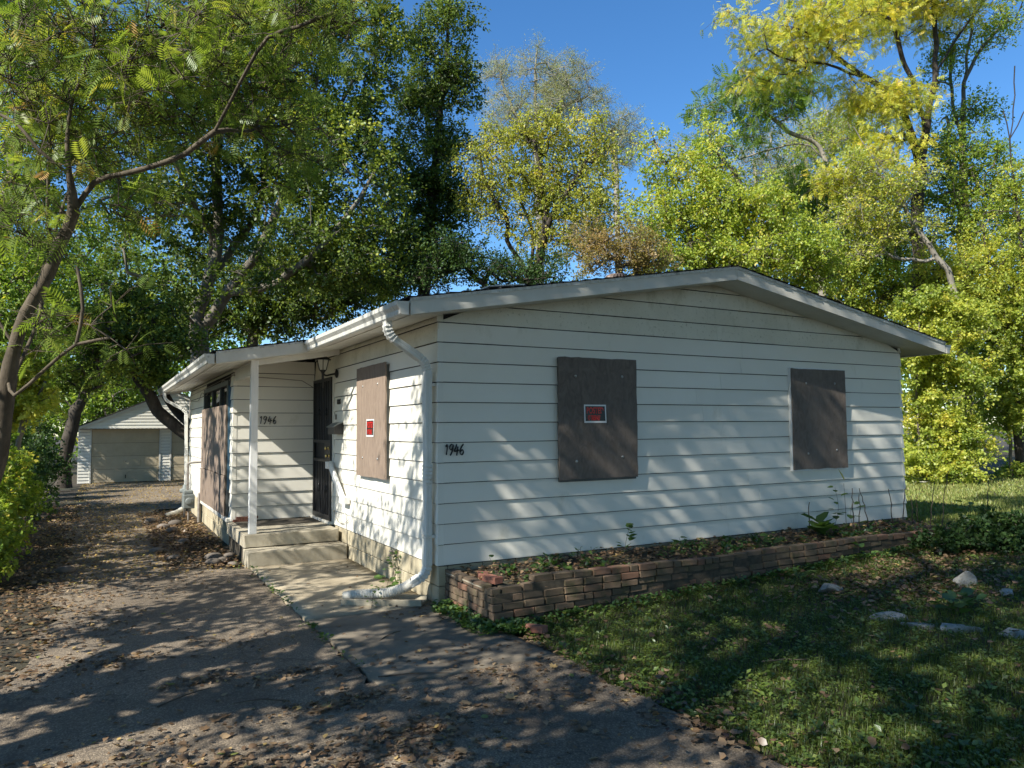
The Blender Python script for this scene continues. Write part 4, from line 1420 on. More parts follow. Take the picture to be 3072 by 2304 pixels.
siding_wall('gable_wall', (GXL, GY - OV, 0), (1, 0, 0), (0, -1, 0), GXR - GXL, int((pk - GT) / 0.1225), gar, z0=GT - 0.005, clip=g_clip, exposure=0.1225)
prism('gable_core', [(GXL + 0.02, GT), (GXR - 0.02, GT), (mid, pk - 0.05)], 1, GY - OV + 0.024, GY + 0.059, M['trim'], gar)
for (a, b) in ((GXL - 0.15, mid), (GXR + 0.15, mid)):
    za, zb = GT - 0.15 * 0.43, pk
    prism('rake_board', [(a, za - 0.06), (b, zb - 0.06), (b, zb + 0.045), (a, za + 0.045)], 1, GY - OV - 0.05, GY - OV - 0.025, M['trim'], gar)
    prism('roof_slope', [(a, za + 0.05), (b, zb + 0.05), (b, zb + 0.09), (a, za + 0.09)], 1, GY - OV - 0.09, GY + 7.2, M['shingle'], gar)
for q, (a, b) in enumerate(dX):
    gd = link('garage_door', None, gar, ((a + b) / 2, GY, GZ0))
    n = 4
    hh = (dT - GZ0) / n
    for r_ in range(n):
        z0, z1 = GZ0 + 0.02 + r_ * hh, GZ0 + 0.02 + (r_ + 1) * hh - 0.008
        sec = box('door_section', (a + 0.01, GY + 0.012, z0), (b - 0.01, GY + 0.05, z1), M['garage_door'], gd, 0.004)
        for c_ in range(4):
            x0 = a + (b - a) * (c_ + 0.12) / 4
            x1 = a + (b - a) * (c_ + 0.88) / 4
            # each section has four raised panels
            box('raised_panel', (x0, GY + 0.004, z0 + 0.11), (x1, GY + 0.014, z1 - 0.11), M['garage_door'], gd, 0.006)
    for (lo, hi) in (((a - 0.06, GY - 0.02, GZ0), (a - 0.002, GY + 0.04, dT + 0.05)), ((b + 0.002, GY - 0.02, GZ0), (b + 0.06, GY + 0.04, dT + 0.05)), ((a - 0.001, GY - 0.02, dT + 0.012), (b + 0.001, GY + 0.04, dT + 0.05))):
        box('door_frame', lo, hi, M['garage_door'] if lo[2] > 0 else M['trim'], gd, 0.004)
    if q == 0:
        box('handle', ((a + b) / 2 - 0.015, GY - 0.02, GZ0 + 0.16), ((a + b) / 2 + 0.015, GY + 0.004, GZ0 + 0.30), M['black'], gd, 0.004)
box('door_lock', ((dX[0][0] + dX[0][1]) / 2 - 0.015, GY - 0.002, gZ(0.30) - 0.015), ((dX[0][0] + dX[0][1]) / 2 + 0.015, GY + 0.013, gZ(0.30) + 0.015), M['black'], gar, 0.003)
V, F = [], []
n = 90
for i in range(n + 1):                                  # scalloped valance under the projecting gable
    x = GXL + (GXR - GXL) * i / n
    z = GT - 0.012 - 0.018 * abs(math.sin(i * math.pi / 2.0 + 0.4))
    V += [(x, GY - OV - 0.004, GT + 0.01), (x, GY - OV - 0.004, z), (x, GY - OV + 0.010, z), (x, GY - OV + 0.010, GT + 0.01)]
for i in range(n):
    for e in range(4):
        F.append((i * 4 + e, i * 4 + (e + 1) % 4, i * 4 + 4 + (e + 1) % 4, i * 4 + 4 + e))
c = Vector((mid, GY - OV, GT))
link('valance', mesh_py('valance', [Vector(v) - c for v in V], F, M['trim']), gar, c)

# planks leaning in the shade left of the garage
lp = thing('leaning_plank', 'grey weathered plank leaning in the dark shade left of the garage', 'plank', (gX(-3.95), 24.2, -0.6))
o = box('plank_body', (gX(-3.95) - 0.03, 24.18, -0.60), (gX(-3.95) + 0.03, 24.21, 0.62), M['wood_white'], lp, 0.004)
o.rotation_euler = (0, 0.42, 0)
fs = thing('lawn_plank', 'pale flat plank lying on the sunlit lawn before the shrubs', 'plank', (15.6, 5.0, -0.12))
box('plank_body', (15.3, 4.7, -0.13), (15.9, 4.85, -0.085), M['trim'], fs, 0.005)

# ================================================================== vegetation
def T_(v, f):
    return np.array(v, float), np.array(f, int)


RHOMB = T_([(0, 0, 0), (0.30, 0.45, 0.07), (0, 1, -0.06), (-0.30, 0.45, 0.07)], [(0, 1, 2), (0, 2, 3)])
ROUND = T_([(0, 0, 0), (0.34, 0.30, 0.07), (0.36, 0.72, 0.05), (0, 1, -0.04), (-0.36, 0.72, 0.05), (-0.34, 0.30, 0.07)], [(0, 1, 2), (0, 2, 3), (0, 3, 4), (0, 4, 5)])
WIDE = T_([(0, 0, 0), (0.44, 0.52, 0.09), (0, 1, -0.05), (-0.44, 0.52, 0.09)], [(0, 1, 2), (0, 2, 3)])
SLIM = T_([(0, 0, 0), (0.13, 0.4, 0.03), (0, 1, -0.10), (-0.13, 0.4, 0.03)], [(0, 1, 2), (0, 2, 3)])


def pinnate(pairs, ll, lw, droop=0.25, terminal=True, spread=1.25):
    V, F = [], []
    for k in range(pairs + (1 if terminal else 0)):
        t = (k + 1) / (pairs + 0.5)
        b = np.array((0, t, -droop * t * t))
        sides = (-1, 1) if k < pairs else (0,)
        for s in sides:
            a = spread * s
            d_ = np.array((math.sin(a), math.cos(a), -0.25))
            n_ = np.array((math.cos(a), -math.sin(a), 0.0))
            sz = ll * (0.75 + 0.5 * math.sin(math.pi * min(t, 0.95)))
            o = len(V)
            V += [b, b + d_ * sz * 0.45 + n_ * lw * 0.5, b + d_ * sz, b + d_ * sz * 0.45 - n_ * lw * 0.5]
            F += [(o, o + 1, o + 2), (o, o + 2, o + 3)]
    o = len(V)
    V += [np.array((-0.008, 0, 0)), np.array((0.008, 0, 0)), np.array((0, 1.0, -droop))]
    F += [(o, o + 1, o + 2)]
    return T_(V, F)


LOCUST = pinnate(4, 0.30, 0.20, 0.25)
AILANTH = pinnate(6, 0.30, 0.125, 0.35)
FROND = pinnate(8, 0.42, 0.075, 0.22, False, 1.0)
FROND2 = pinnate(7, 0.38, 0.075, 0.42, False, 1.1)


def unit(v):
    return v / (np.linalg.norm(v, axis=-1, keepdims=True) + 1e-9)


def scatter(temp, P, D, N, S, tint, jitter=None):
    """copies of a leaf template: positions, axes, normals, sizes"""
    TV, TF = temp
    D = unit(D)
    X = unit(np.cross(D, N))
    Nn = np.cross(X, D)
    S = np.asarray(S)[:, None, None]
    V = P[:, None] + S * (TV[None, :, 0:1] * X[:, None] + TV[None, :, 1:2] * D[:, None] + TV[None, :, 2:3] * Nn[:, None])
    n, k = len(P), len(TV)
    F = TF[None] + (np.arange(n) * k)[:, None, None]
    return V.reshape(-1, 3), F.reshape(-1, 3), np.repeat(tint, k)


def join_leaves(L):
    Vs, Fs, Ts, o = [], [], [], 0
    for V, F, t in L:
        Vs.append(V)
        Fs.append(F + o)
        Ts.append(t)
        o += len(V)
    return np.vstack(Vs), np.vstack(Fs), np.concatenate(Ts)


def resample(P, step):
    P = np.asarray(P, float)
    if len(P) > 2:
        P = smooth_path(P, 4)
    d_ = np.concatenate([[0], np.cumsum(np.linalg.norm(np.diff(P, axis=0), axis=1))])
    n = max(2, int(round(d_[-1] / step)) + 1)
    s = np.linspace(0, d_[-1], n)
    return np.stack([np.interp(s, d_, P[:, i]) for i in range(3)], 1)


def grow_tree(name, label, cat, stems, crown, seed, leaf, bark, n_cl=200, per=100, cl_r=0.45, size=0.06, temp=RHOMB, r0=0.2,
              tint=(0.45, 0.16, 0.15), droop=0.25, group=None, rmin=0.006, step=0.4, limb_r=0.045, temp2=None, hollow=0.45, up_bias=0.5, squash=0.8, twigs=3, bare=0.0, pw=0.5, floor=0.22):
    g = np.random.default_rng(seed)
    base = np.array(stems[0][0], float)
    root = thing(name, label, cat, base, group)
    pos, par, stem_node = [], [], []
    for si, st in enumerate(stems):
        Q = resample(st, step)
        Q[1:] += g.normal(0, 0.02, (len(Q) - 1, 3))
        if si == 0:
            prev = -1
        else:
            A = np.array(pos)
            d_ = np.linalg.norm(A - Q[0], axis=1)
            prev = int(d_.argmin())
            Q = Q[1:] if d_[prev] < 0.5 else Q
        for q in Q:
            pos.append(q)
            par.append(prev)
            stem_node.append(True)
            prev = len(pos) - 1
    # cluster centres in the crown
    cr = np.array(crown, float)
    wgt = cr[:, 3] * cr[:, 3] * cr[:, 4] ** 1.0
    wgt = wgt ** 0.8
    wgt /= wgt.sum()
    pick = g.choice(len(cr), n_cl, p=wgt)
    dirs = unit(g.normal(size=(n_cl, 3)))
    rad = g.uniform(0, 1, n_cl) ** hollow
    AT = cr[pick, :3] + dirs * rad[:, None] * np.stack([cr[pick, 3], cr[pick, 3], cr[pick, 4]], 1)
    AT[:, 2] = np.maximum(AT[:, 2], gz(AT[:, 0], AT[:, 1]) + 0.12)
    S0 = np.array(pos)
    o_ = np.argsort(np.array([np.linalg.norm(S0 - a, axis=1).min() for a in AT]))
    AT = AT[o_]
    cap = len(pos) + n_cl * 14
    NP_ = np.zeros((cap, 3))
    NP_[:len(pos)] = S0
    n = len(pos)
    tips, tdir = [], []
    for a in AT:
        v = a - NP_[:n]
        d_ = np.linalg.norm(v, axis=1)
        cost = d_ + up_bias * np.maximum(0, -v[:, 2])
        j = int(cost.argmin())
        Ld = d_[j]
        m = max(1, min(10, int(math.ceil(Ld / step))))
        b = NP_[j]
        pd = b - NP_[par[j]] if par[j] >= 0 else np.array((0, 0, 1.0))
        pd = pd / (np.linalg.norm(pd) + 1e-9)
        prev = j
        for q in range(1, m + 1):
            t = q / m
            h = b + (a - b) * t + pd * Ld * 0.30 * t * (1 - t) * 2 + g.normal(0, 0.05 * min(1, Ld), 3) * (1 - t) + np.array((0, 0, 0.10 * Ld * t * (1 - t)))
            if n >= cap:
                break
            NP_[n] = h
            par.append(prev)
            stem_node.append(False)
            prev = n
            n += 1
        tips.append(prev)
        tdir.append(unit(a - b + np.array((0, 0, 0.15))))
    NP_ = NP_[:n]
    cnt = np.zeros(n)
    for t in tips:
        cnt[t] += 1
    kids = [[] for _ in range(n)]
    for i in range(n - 1, -1, -1):
        if par[i] >= 0:
            cnt[par[i]] += cnt[i]
            kids[par[i]].append(i)
    tot = max(cnt.max(), 1)
    R = np.maximum(rmin, r0 * (np.maximum(cnt, 0.3) / tot) ** pw)
    for i in range(n):                                  # drawn stems keep some thickness
        if stem_node[i]:
            R[i] = max(R[i], r0 * floor)
    R = np.minimum(R, r0)
    for i in range(1, n):
        if par[i] >= 0:
            R[i] = min(R[i], R[par[i]])
    chains = []
    stack = [(0, None)]
    while stack:
        s, frm = stack.pop()
        ch = ([frm] if frm is not None else []) + [s]
        cur = s
        while kids[cur]:
            ks = sorted(kids[cur], key=lambda c_: -(R[c_] * 1000 + cnt[c_]))
            for c_ in ks[1:]:
                stack.append((c_, cur))
            cur = ks[0]
            ch.append(cur)
        chains.append(ch)
    small = []
    first = True
    for ch in chains:
        P = NP_[ch]
        rr_ = R[ch].copy()
        if len(ch) > 1 and not first:
            rr_[0] = rr_[1]
        big = rr_.max()
        if first or big > limb_r:
            if first:
                rr_[0] *= 1.35
                if len(rr_) > 1:
                    rr_[1] *= 1.08
            P2 = smooth_path(P, 2) if len(P) > 2 else P
            r2 = np.interp(np.linspace(0, 1, len(P2)), np.linspace(0, 1, len(rr_)), rr_)
            V, F = tube_np(P2 - P[0], r2, 10 if big > 0.1 else 7, g, 0.05)
            link('trunk' if first else 'limb', tidy(mesh_np('trunk' if first else 'limb', V, F, bark, smooth=True)), root, P[0])
            first = False
        else:
            small.append(tube_np(P - base, rr_, 4 if big > 0.02 else 3, cap=False))
    # twigs and leaves
    Ps, Ds, Tn, tw = [], [], [], []
    sx, sy, sz = g.uniform(0, 9, 3)
    for t, dr in zip(tips, tdir):
        c_ = NP_[t]
        k = 6
        d_ = unit(g.normal(size=(k, 3)) + dr * 0.55 + np.array((0, 0, 0.1)))
        d_[:, 2] *= squash
        Lt = cl_r * g.uniform(0.55, 1.25, k)
        nl = max(2, int(per * g.uniform(0.5, 1.5)))
        if bare and g.random() < bare:
            nl = max(1, nl // 8)
        kk = g.integers(0, k, nl)
        tt = g.uniform(0.12, 1.0, nl) ** 0.75
        p = c_ + d_[kk] * (Lt[kk] * tt)[:, None] + np.array((0, 0, -1.0)) * (0.22 * droop * Lt[kk] * tt ** 2)[:, None] + g.normal(0, cl_r * 0.11, (nl, 3))
        Ps.append(p)
        Ds.append(d_[kk] * 0.6 + g.normal(0, 0.55, (nl, 3)) + np.array((0, 0, -droop)))
        cm = tint[0] + g.normal(0, tint[1]) + 0.12 * math.sin(c_[0] * 1.3 + sx) * math.sin(c_[1] * 1.1 + sy) * math.sin(c_[2] * 1.2 + sz)
        Tn.append(np.clip(cm + g.normal(0, tint[2], nl), 0, 1))
        for q in range(twigs):
            e = c_ + d_[q] * Lt[q] + np.array((0, 0, -0.22 * droop * Lt[q]))
            m_ = c_ + d_[q] * Lt[q] * 0.5 + g.normal(0, 0.03, 3)
            tw.append(tube_np(np.array([c_, m_, e]) - base if name == 'mimosa_tree' else np.array([c_, e]) - base, np.array([rmin, rmin * 0.75, rmin * 0.4]) if name == 'mimosa_tree' else np.array([rmin, rmin * 0.4]), 3, cap=False))
    if small or tw:
        V, F = merge(small + tw)
        o = link('branches', mesh_np('branches', V, F, bark, smooth=True), root, base)
        o['kind'] = 'stuff'
    P = np.vstack(Ps)
    D = np.vstack(Ds)
    Tn = np.concatenate(Tn)
    P[:, 2] = np.maximum(P[:, 2], gz(P[:, 0], P[:, 1]) + 0.03)
    N = g.normal(0, 0.75, P.shape) + np.array((0, 0, 0.9))
    S = size * g.uniform(0.65, 1.3, len(P))
    if temp2 is None:
        V, F, tt = scatter(temp, P - base, D, N, S, Tn)
    else:
        h = g.random(len(P)) < 0.5
        V, F, tt = join_leaves([scatter(temp, P[h] - base, D[h], N[h], S[h], Tn[h]), scatter(temp2, P[~h] - base, D[~h], N[~h], S[~h], Tn[~h])])
    o = link('crown', mesh_np('crown', V, F, M['leaf_' + leaf] if 'leaf_' + leaf in M else M[leaf], tt), root, base)
    o['kind'] = 'stuff'
    return root


TREES={
 'mimosa':dict(stems=[[(-4.44,3.48,-0.40),(-4.06,3.32,0.67),(-3.94,3.20,1.34),(-3.90,3.16,1.75),(-3.83,3.08,2.31),(-3.64,2.94,2.83),(-3.45,2.80,3.30),(-3.29,2.68,3.76),(-3.15,2.58,4.06),(-2.96,2.46,4.22),(-2.66,2.19,4.23),(-2.34,1.89,4.33),(-2.01,1.58,4.48),(-1.89,1.38,4.69),(-1.87,1.25,4.80),(-1.73,1.05,4.94),(-1.69,0.89,5.25),(-1.53,0.68,5.34),(-1.31,0.44,5.39),(-1.00,0.16,5.42)],[(-2.01,1.58,4.48),(-1.74,1.65,4.64),(-1.50,1.85,4.80),(-1.10,1.96,4.96)],[(-3.90,3.16,1.75),(-3.79,3.41,2.15),(-3.65,3.53,2.68),(-3.59,3.68,3.31),(-3.56,3.63,3.75),(-3.59,3.62,4.18),(-3.58,3.58,4.73),(-3.48,3.48,5.28),(-3.36,3.37,5.94),(-3.37,3.34,6.38),(-3.51,3.40,6.73)],[(-3.65,3.53,2.68),(-3.49,3.83,3.58),(-3.48,4.01,4.19),(-3.25,3.96,4.80),(-3.06,3.93,5.30),(-2.89,3.92,5.74),(-2.39,3.71,6.53),(-2.23,3.71,6.85)],[(-3.28,2.44,3.80),(-3.33,2.44,4.22),(-3.35,2.43,4.53),(-3.34,2.41,4.73),(-3.26,2.34,5.08),(-3.16,2.26,5.48),(-3.08,2.20,5.64),(-3.17,2.23,5.95)],[(-3.33,2.33,4.18),(-3.53,2.43,4.24),(-3.63,2.48,4.34),(-3.72,2.52,4.57),(-3.88,2.59,4.73),(-4.12,2.72,4.85)],[(-3.90,3.16,1.75),(-3.79,2.75,1.76),(-3.62,2.64,1.93),(-3.42,2.52,2.10),(-3.26,2.43,2.19),(-3.19,2.26,2.40),(-3.17,2.23,2.69),(-3.22,2.23,3.11)],[(-3.25,2.31,2.18),(-3.07,2.21,2.26),(-2.93,2.12,2.34)],[(-3.86,2.98,2.28),(-3.93,3.00,2.55),(-4.06,3.06,2.71)]],
  crown=[(-3.56,2.92,5.74,1.00,0.77),(-2.55,2.47,5.89,0.97,0.70),(-1.77,1.58,5.79,0.81,0.55),(-1.21,0.83,5.67,0.70,0.39),(-0.87,0.41,5.62,0.41,0.24),(-3.37,2.89,4.70,0.96,0.57),(-2.37,2.41,5.20,0.97,0.50),(-1.56,1.73,5.25,0.64,0.49),(-1.06,1.95,4.76,0.52,0.36),(-3.68,3.01,3.80,0.61,0.45),(-2.89,2.09,2.54,0.28,0.25),(-2.61,1.83,2.28,0.25,0.25),(-3.47,2.75,2.44,0.33,0.26),(-1.06,2.10,4.28,0.24,0.28),(-2.61,2.63,3.96,0.54,0.23)]),
 'big_green':dict(stems=[[(-0.41,16.93,-0.45),(-0.46,16.80,3.66),(-0.57,16.79,4.75),(-0.33,16.59,5.64),(-0.06,16.34,7.22),(-0.16,16.22,9.69),(0.13,15.89,12.16),(0.69,15.44,14.14)],[(-0.33,16.59,5.64),(-0.19,16.42,7.02),(-0.75,15.54,7.62),(-1.22,15.17,8.49),(-1.60,14.76,9.21)],[(-0.47,16.77,4.25),(0.19,16.32,5.43),(0.78,15.36,6.30),(1.43,14.90,7.84),(2.01,15.02,9.67),(2.40,14.67,11.65)],[(-0.33,16.59,5.64),(0.41,16.67,6.94),(1.18,16.72,8.30),(1.41,17.01,10.57),(1.72,17.19,13.67)],[(-0.47,16.77,4.25),(-1.10,15.93,4.88),(-1.75,15.11,5.35),(-2.48,14.93,5.52)],[(0.19,16.32,5.43),(1.04,14.71,5.43),(1.63,13.21,5.77),(2.40,12.73,6.66),(3.31,12.70,8.08)]],
  crown=[(-1.37,15.75,9.61,2.08,2.08),(-0.30,16.13,12.17,2.48,2.48),(1.42,16.20,13.89,2.49,2.07),(1.98,14.96,10.86,2.28,2.48),(2.64,13.63,8.25,2.18,2.18),(4.00,13.90,9.95,1.29,2.38),(4.16,14.74,13.14,1.14,2.07),(0.99,15.66,8.59,1.98,1.59),(-0.07,17.47,7.49,1.55,1.14),(1.63,13.21,5.77,2.07,0.99),(-1.66,15.09,4.90,1.53,1.17),(3.34,13.37,6.35,1.70,1.23),(0.16,15.68,14.93,3.17,1.59),(-2.19,15.23,7.15,1.17,1.44)]),
 'spire_green':dict(stems=[[(6.92,17.46,-0.45),(6.87,17.18,5.89),(6.97,16.96,8.23),(7.11,16.68,11.15),(7.31,16.37,14.07),(7.40,16.14,16.64)]],
  crown=[(7.37,16.21,15.94,1.00,1.41),(7.31,16.39,13.72,1.23,1.41),(7.21,16.60,11.50,1.35,1.52),(7.89,16.12,13.01,0.70,0.70),(6.56,16.86,12.91,0.94,1.41),(6.42,16.81,14.90,0.70,1.17),(6.73,16.98,9.87,1.41,1.52),(6.36,17.31,8.00,1.64,1.17),(7.56,16.55,9.39,0.94,1.17),(5.88,17.67,6.72,1.52,0.70),(7.00,17.01,7.29,1.52,0.82)]),
 'olive':dict(stems=[[(9.29,13.87,-0.45),(9.05,13.68,5.95),(8.50,13.90,7.25),(8.33,13.92,8.22),(7.79,14.15,9.19),(7.58,14.21,10.06)],[(9.09,13.65,6.16),(9.35,13.85,7.78),(8.89,14.12,9.13),(8.28,14.37,10.35)],[(9.18,13.59,6.16),(9.27,12.98,7.67),(9.19,12.93,9.05),(8.83,12.92,10.50)],[(9.27,12.98,7.67),(9.80,12.50,8.80),(10.33,12.13,9.85)],[(9.05,13.68,5.95),(7.77,13.23,6.17),(6.91,13.12,6.28)]],
  crown=[(7.49,14.28,9.74,0.97,0.87),(8.33,13.77,10.49,1.19,0.76),(9.46,13.12,10.80,1.19,0.76),(10.50,12.56,10.57,1.19,0.87),(11.27,12.17,10.03,0.87,0.87),(7.71,14.24,8.55,0.97,0.97),(8.93,13.53,9.18,1.41,1.19),(10.25,12.79,9.17,1.51,1.19),(10.44,11.61,8.22,1.14,0.93),(9.91,13.09,7.66,1.73,0.87)]),
 'shade_understory':dict(stems=[[(6.35,12.06,-0.45),(6.43,11.73,5.38),(6.84,11.49,5.57)],[(6.43,11.73,5.38),(5.83,12.01,6.14)]],
  crown=[(5.83,12.01,6.14,1.23,0.66),(6.83,11.48,5.85,1.23,0.47),(8.00,10.85,5.65,1.23,0.38),(5.10,12.45,5.68,0.76,0.47)]),
 'pale_center':dict(stems=[[(18.79,29.23,-0.45),(18.54,28.59,12.41),(18.25,28.36,18.08),(18.10,28.25,20.91),(18.15,28.11,22.61)],[(18.45,28.36,16.57),(17.06,28.93,19.41),(16.35,29.19,21.31)],[(18.34,28.34,17.70),(19.38,27.65,19.39),(20.69,26.88,20.14)]],
  crown=[(16.19,29.28,21.31,0.95,1.51),(16.89,29.02,19.41,1.51,1.51),(18.17,28.17,21.48,1.14,1.51),(19.34,27.55,21.09,1.70,1.51),(20.36,27.07,19.95,1.70,1.33),(18.72,28.03,19.21,2.08,1.14),(16.27,29.48,17.72,1.33,1.14)]),
 'pale_second':dict(stems=[[(22.77,27.03,-0.45),(22.31,26.38,14.27),(22.07,26.28,17.67),(21.87,26.30,18.99)]],
  crown=[(21.88,26.33,18.42,1.51,1.33),(22.58,26.04,17.10,1.33,1.33)]),
 'pale_third':dict(stems=[[(30.06,23.01,-0.45),(29.64,22.47,12.31),(29.25,22.50,14.96),(29.04,22.46,17.23)],[(29.64,22.47,12.31),(31.07,21.47,15.32)]],
  crown=[(28.73,22.70,16.29,1.70,1.70),(30.25,21.95,14.95,1.70,1.70),(31.35,21.17,17.40,2.27,1.70),(25.73,24.33,16.69,1.33,1.14),(33.00,20.23,17.95,2.27,1.51)]),
 'lime':dict(stems=[[(10.34,7.57,-0.45),(10.26,7.36,4.95),(10.08,7.36,6.32),(9.83,7.42,7.52),(9.28,7.64,8.72)],[(10.26,7.36,4.95),(10.98,6.87,6.32),(11.25,6.63,7.51),(10.71,6.87,8.45)],[(10.26,7.36,4.95),(11.89,6.40,5.79),(12.63,5.96,6.30)],[(10.08,7.36,6.32),(9.47,7.66,7.01)]],
  crown=[(9.20,7.68,8.72,0.30,0.51),(9.67,7.48,7.87,0.69,0.69),(10.55,6.94,8.63,0.43,0.60),(10.73,6.91,7.69,0.77,0.77),(9.55,7.63,6.76,0.94,0.86),(10.60,7.05,6.66,1.11,0.94),(11.57,6.51,6.82,1.03,0.86),(12.48,6.05,6.13,0.94,0.77),(10.10,7.40,5.64,1.46,0.69),(11.75,6.50,5.54,1.46,0.69),(12.95,5.84,5.44,1.03,0.60)]),
 'russet':dict(stems=[[(6.86,6.06,-0.45),(6.78,5.87,4.61),(6.71,5.87,5.12)]],
  crown=[(6.33,6.08,5.12,0.58,0.50),(6.90,5.76,5.26,0.65,0.58),(7.35,5.54,4.90,0.65,0.36),(6.13,6.16,5.63,0.36,0.36)]),
 'dark_ailanthus':dict(stems=[[(17.63,9.27,-0.45),(17.44,9.08,5.44),(16.72,9.32,7.82),(16.56,9.34,8.68)],[(17.39,8.96,7.60),(17.43,8.78,9.86),(16.94,9.00,10.62),(16.18,9.40,11.01),(15.45,9.74,11.83),(15.10,9.89,12.48)],[(17.43,8.78,9.86),(16.85,9.06,10.52),(15.81,9.64,10.31),(14.97,10.13,9.99)],[(17.41,9.02,6.52),(18.24,8.50,7.48),(19.58,7.78,7.15)]],
  crown=[(14.08,10.51,11.62,0.65,0.43),(15.01,9.95,12.26,0.97,0.76),(15.87,9.50,11.93,0.97,0.87),(16.62,9.06,12.35,0.87,0.65),(14.20,10.52,10.54,0.76,0.65),(15.14,9.98,10.86,0.65,0.54),(16.50,9.34,9.23,0.97,0.97),(17.27,8.95,8.68,0.87,0.87),(16.23,9.53,8.69,0.65,0.65),(18.81,8.18,7.59,1.19,0.87)]),
 'yellow_locust':dict(stems=[[(18.39,6.56,-0.45),(18.23,6.36,5.37),(18.13,6.23,8.05),(18.28,6.02,10.02),(18.51,5.76,11.85),(18.46,5.68,13.43),(18.35,5.66,14.57)],[(18.28,6.02,10.02),(17.99,6.08,11.41),(17.57,6.24,12.40),(17.38,6.29,13.30),(16.50,6.72,14.00)],[(18.17,6.14,9.03),(17.14,6.02,10.70),(16.44,6.16,11.10),(15.33,6.40,11.42),(14.57,6.58,11.54),(13.51,6.83,11.49),(12.86,7.06,11.76)],[(16.44,6.16,11.10),(15.24,6.44,11.63),(14.22,6.50,12.18),(13.49,6.67,12.36)],[(18.51,5.76,11.85),(19.12,5.34,12.98),(19.71,4.95,13.97)]],
  crown=[(12.11,7.53,12.61,0.55,0.37),(12.84,7.14,12.33,1.02,0.74),(13.97,6.61,12.65,1.21,0.74),(15.46,6.23,12.95,1.33,0.76),(17.54,6.17,13.69,1.39,0.79),(18.85,5.45,13.68,1.29,0.69),(14.16,6.80,11.73,1.22,0.56),(13.34,7.52,11.18,0.66,0.47),(15.77,6.54,10.91,0.77,0.58),(16.36,6.13,10.48,1.05,0.67),(17.28,5.71,10.80,0.86,0.48),(16.44,5.92,9.54,1.04,0.57),(15.70,6.15,8.81,0.84,0.56),(14.80,6.35,8.16,0.83,0.46),(17.52,6.10,14.88,2.78,0.89)]),
 'leaning_gray':dict(stems=[[(17.75,4.62,-0.45),(17.20,4.69,4.73),(16.77,4.85,5.76),(16.23,5.09,6.63),(15.96,5.20,7.22),(15.65,5.33,7.80),(15.15,5.58,8.17),(14.51,5.92,8.35)],[(15.65,5.33,7.80),(14.98,5.63,8.80),(14.65,5.77,9.43)],[(15.96,5.20,7.22),(16.18,5.04,7.80),(16.25,4.96,8.34)],[(16.77,4.85,5.76),(15.99,5.28,5.82),(15.51,5.53,6.00)]],
  crown=[(14.52,5.93,8.17,0.90,0.54),(15.32,5.51,7.80,0.99,0.72),(14.70,5.90,7.09,0.99,0.54),(16.10,5.07,7.98,0.72,0.54),(15.81,5.31,6.72,1.26,0.72),(15.04,5.78,6.19,0.99,0.54)]),
 'right_green':dict(stems=[[(20.54,6.52,-0.45),(20.45,6.29,5.23),(20.34,6.17,7.82),(20.27,6.05,10.10),(20.29,5.91,12.06),(20.40,5.76,13.30),(20.55,5.58,14.75)],[(20.27,6.05,10.10),(19.99,6.12,11.44),(19.86,6.08,13.00)],[(20.29,5.91,12.06),(20.77,5.57,13.09),(21.39,5.17,13.92)],[(20.34,6.17,7.82),(19.94,6.28,9.38),(19.82,6.25,10.93)]],
  crown=[(19.92,6.22,10.41,0.73,0.93),(20.63,5.79,11.03,0.62,0.62),(20.39,6.02,9.58,1.14,0.93),(19.87,6.38,8.55,1.14,0.93),(20.96,5.77,8.75,1.04,1.04),(20.44,6.15,7.30,1.66,1.04),(21.70,5.40,8.12,0.83,1.14),(20.85,5.50,13.51,0.83,0.52),(21.47,5.11,14.12,0.62,0.62),(19.69,6.20,12.59,0.62,0.83)]),
 'right_edge':dict(stems=[[(19.86,4.60,-0.45),(19.36,4.61,5.08),(18.92,4.78,6.21),(18.81,4.76,7.35)],[(20.28,4.38,-0.45),(19.74,4.29,6.77),(19.48,4.27,9.04),(19.49,4.18,10.27),(19.51,4.09,11.50)],[(19.49,4.26,9.14),(19.25,4.32,10.27)],[(19.47,4.25,9.42),(19.90,3.94,10.55)]],
  crown=[(19.41,4.49,6.49,1.04,0.95),(18.86,4.88,5.27,1.23,0.85),(19.94,4.28,5.26,0.95,1.14),(19.63,4.26,8.10,0.57,0.57),(17.94,5.36,5.66,1.04,0.76)]),
 'shrub_near':dict(stems=[[(16.23,4.89,-0.30),(16.23,4.87,1.58)],[(16.70,4.63,-0.30),(16.81,4.45,2.89),(16.63,4.48,3.94)],[(15.93,5.06,-0.30),(15.81,5.01,2.90),(15.86,4.89,4.21)]],
  crown=[(16.01,4.79,4.39,0.79,0.62),(16.71,4.43,4.12,0.97,0.79),(15.96,4.90,3.25,0.88,0.70),(16.66,4.55,2.63,1.05,0.97),(15.91,5.01,2.02,0.62,0.79),(16.24,4.90,1.05,0.97,0.79),(16.93,4.52,0.96,0.79,0.79),(15.46,4.81,0.29,0.69,0.51),(16.29,4.35,0.29,0.86,0.51)]),
 'shrub_far':dict(stems=[[(19.61,4.74,-0.30),(19.51,4.74,2.05),(19.22,4.77,3.94)],[(19.86,4.60,-0.30),(19.99,4.41,2.99)]],
  crown=[(19.21,4.73,4.61,0.95,0.85),(19.80,4.45,3.94,1.04,0.95),(19.15,4.86,3.19,0.95,0.85),(19.92,4.50,2.24,1.04,1.14),(19.27,4.90,1.68,0.76,0.76),(19.89,4.67,-0.03,0.66,0.47)]),
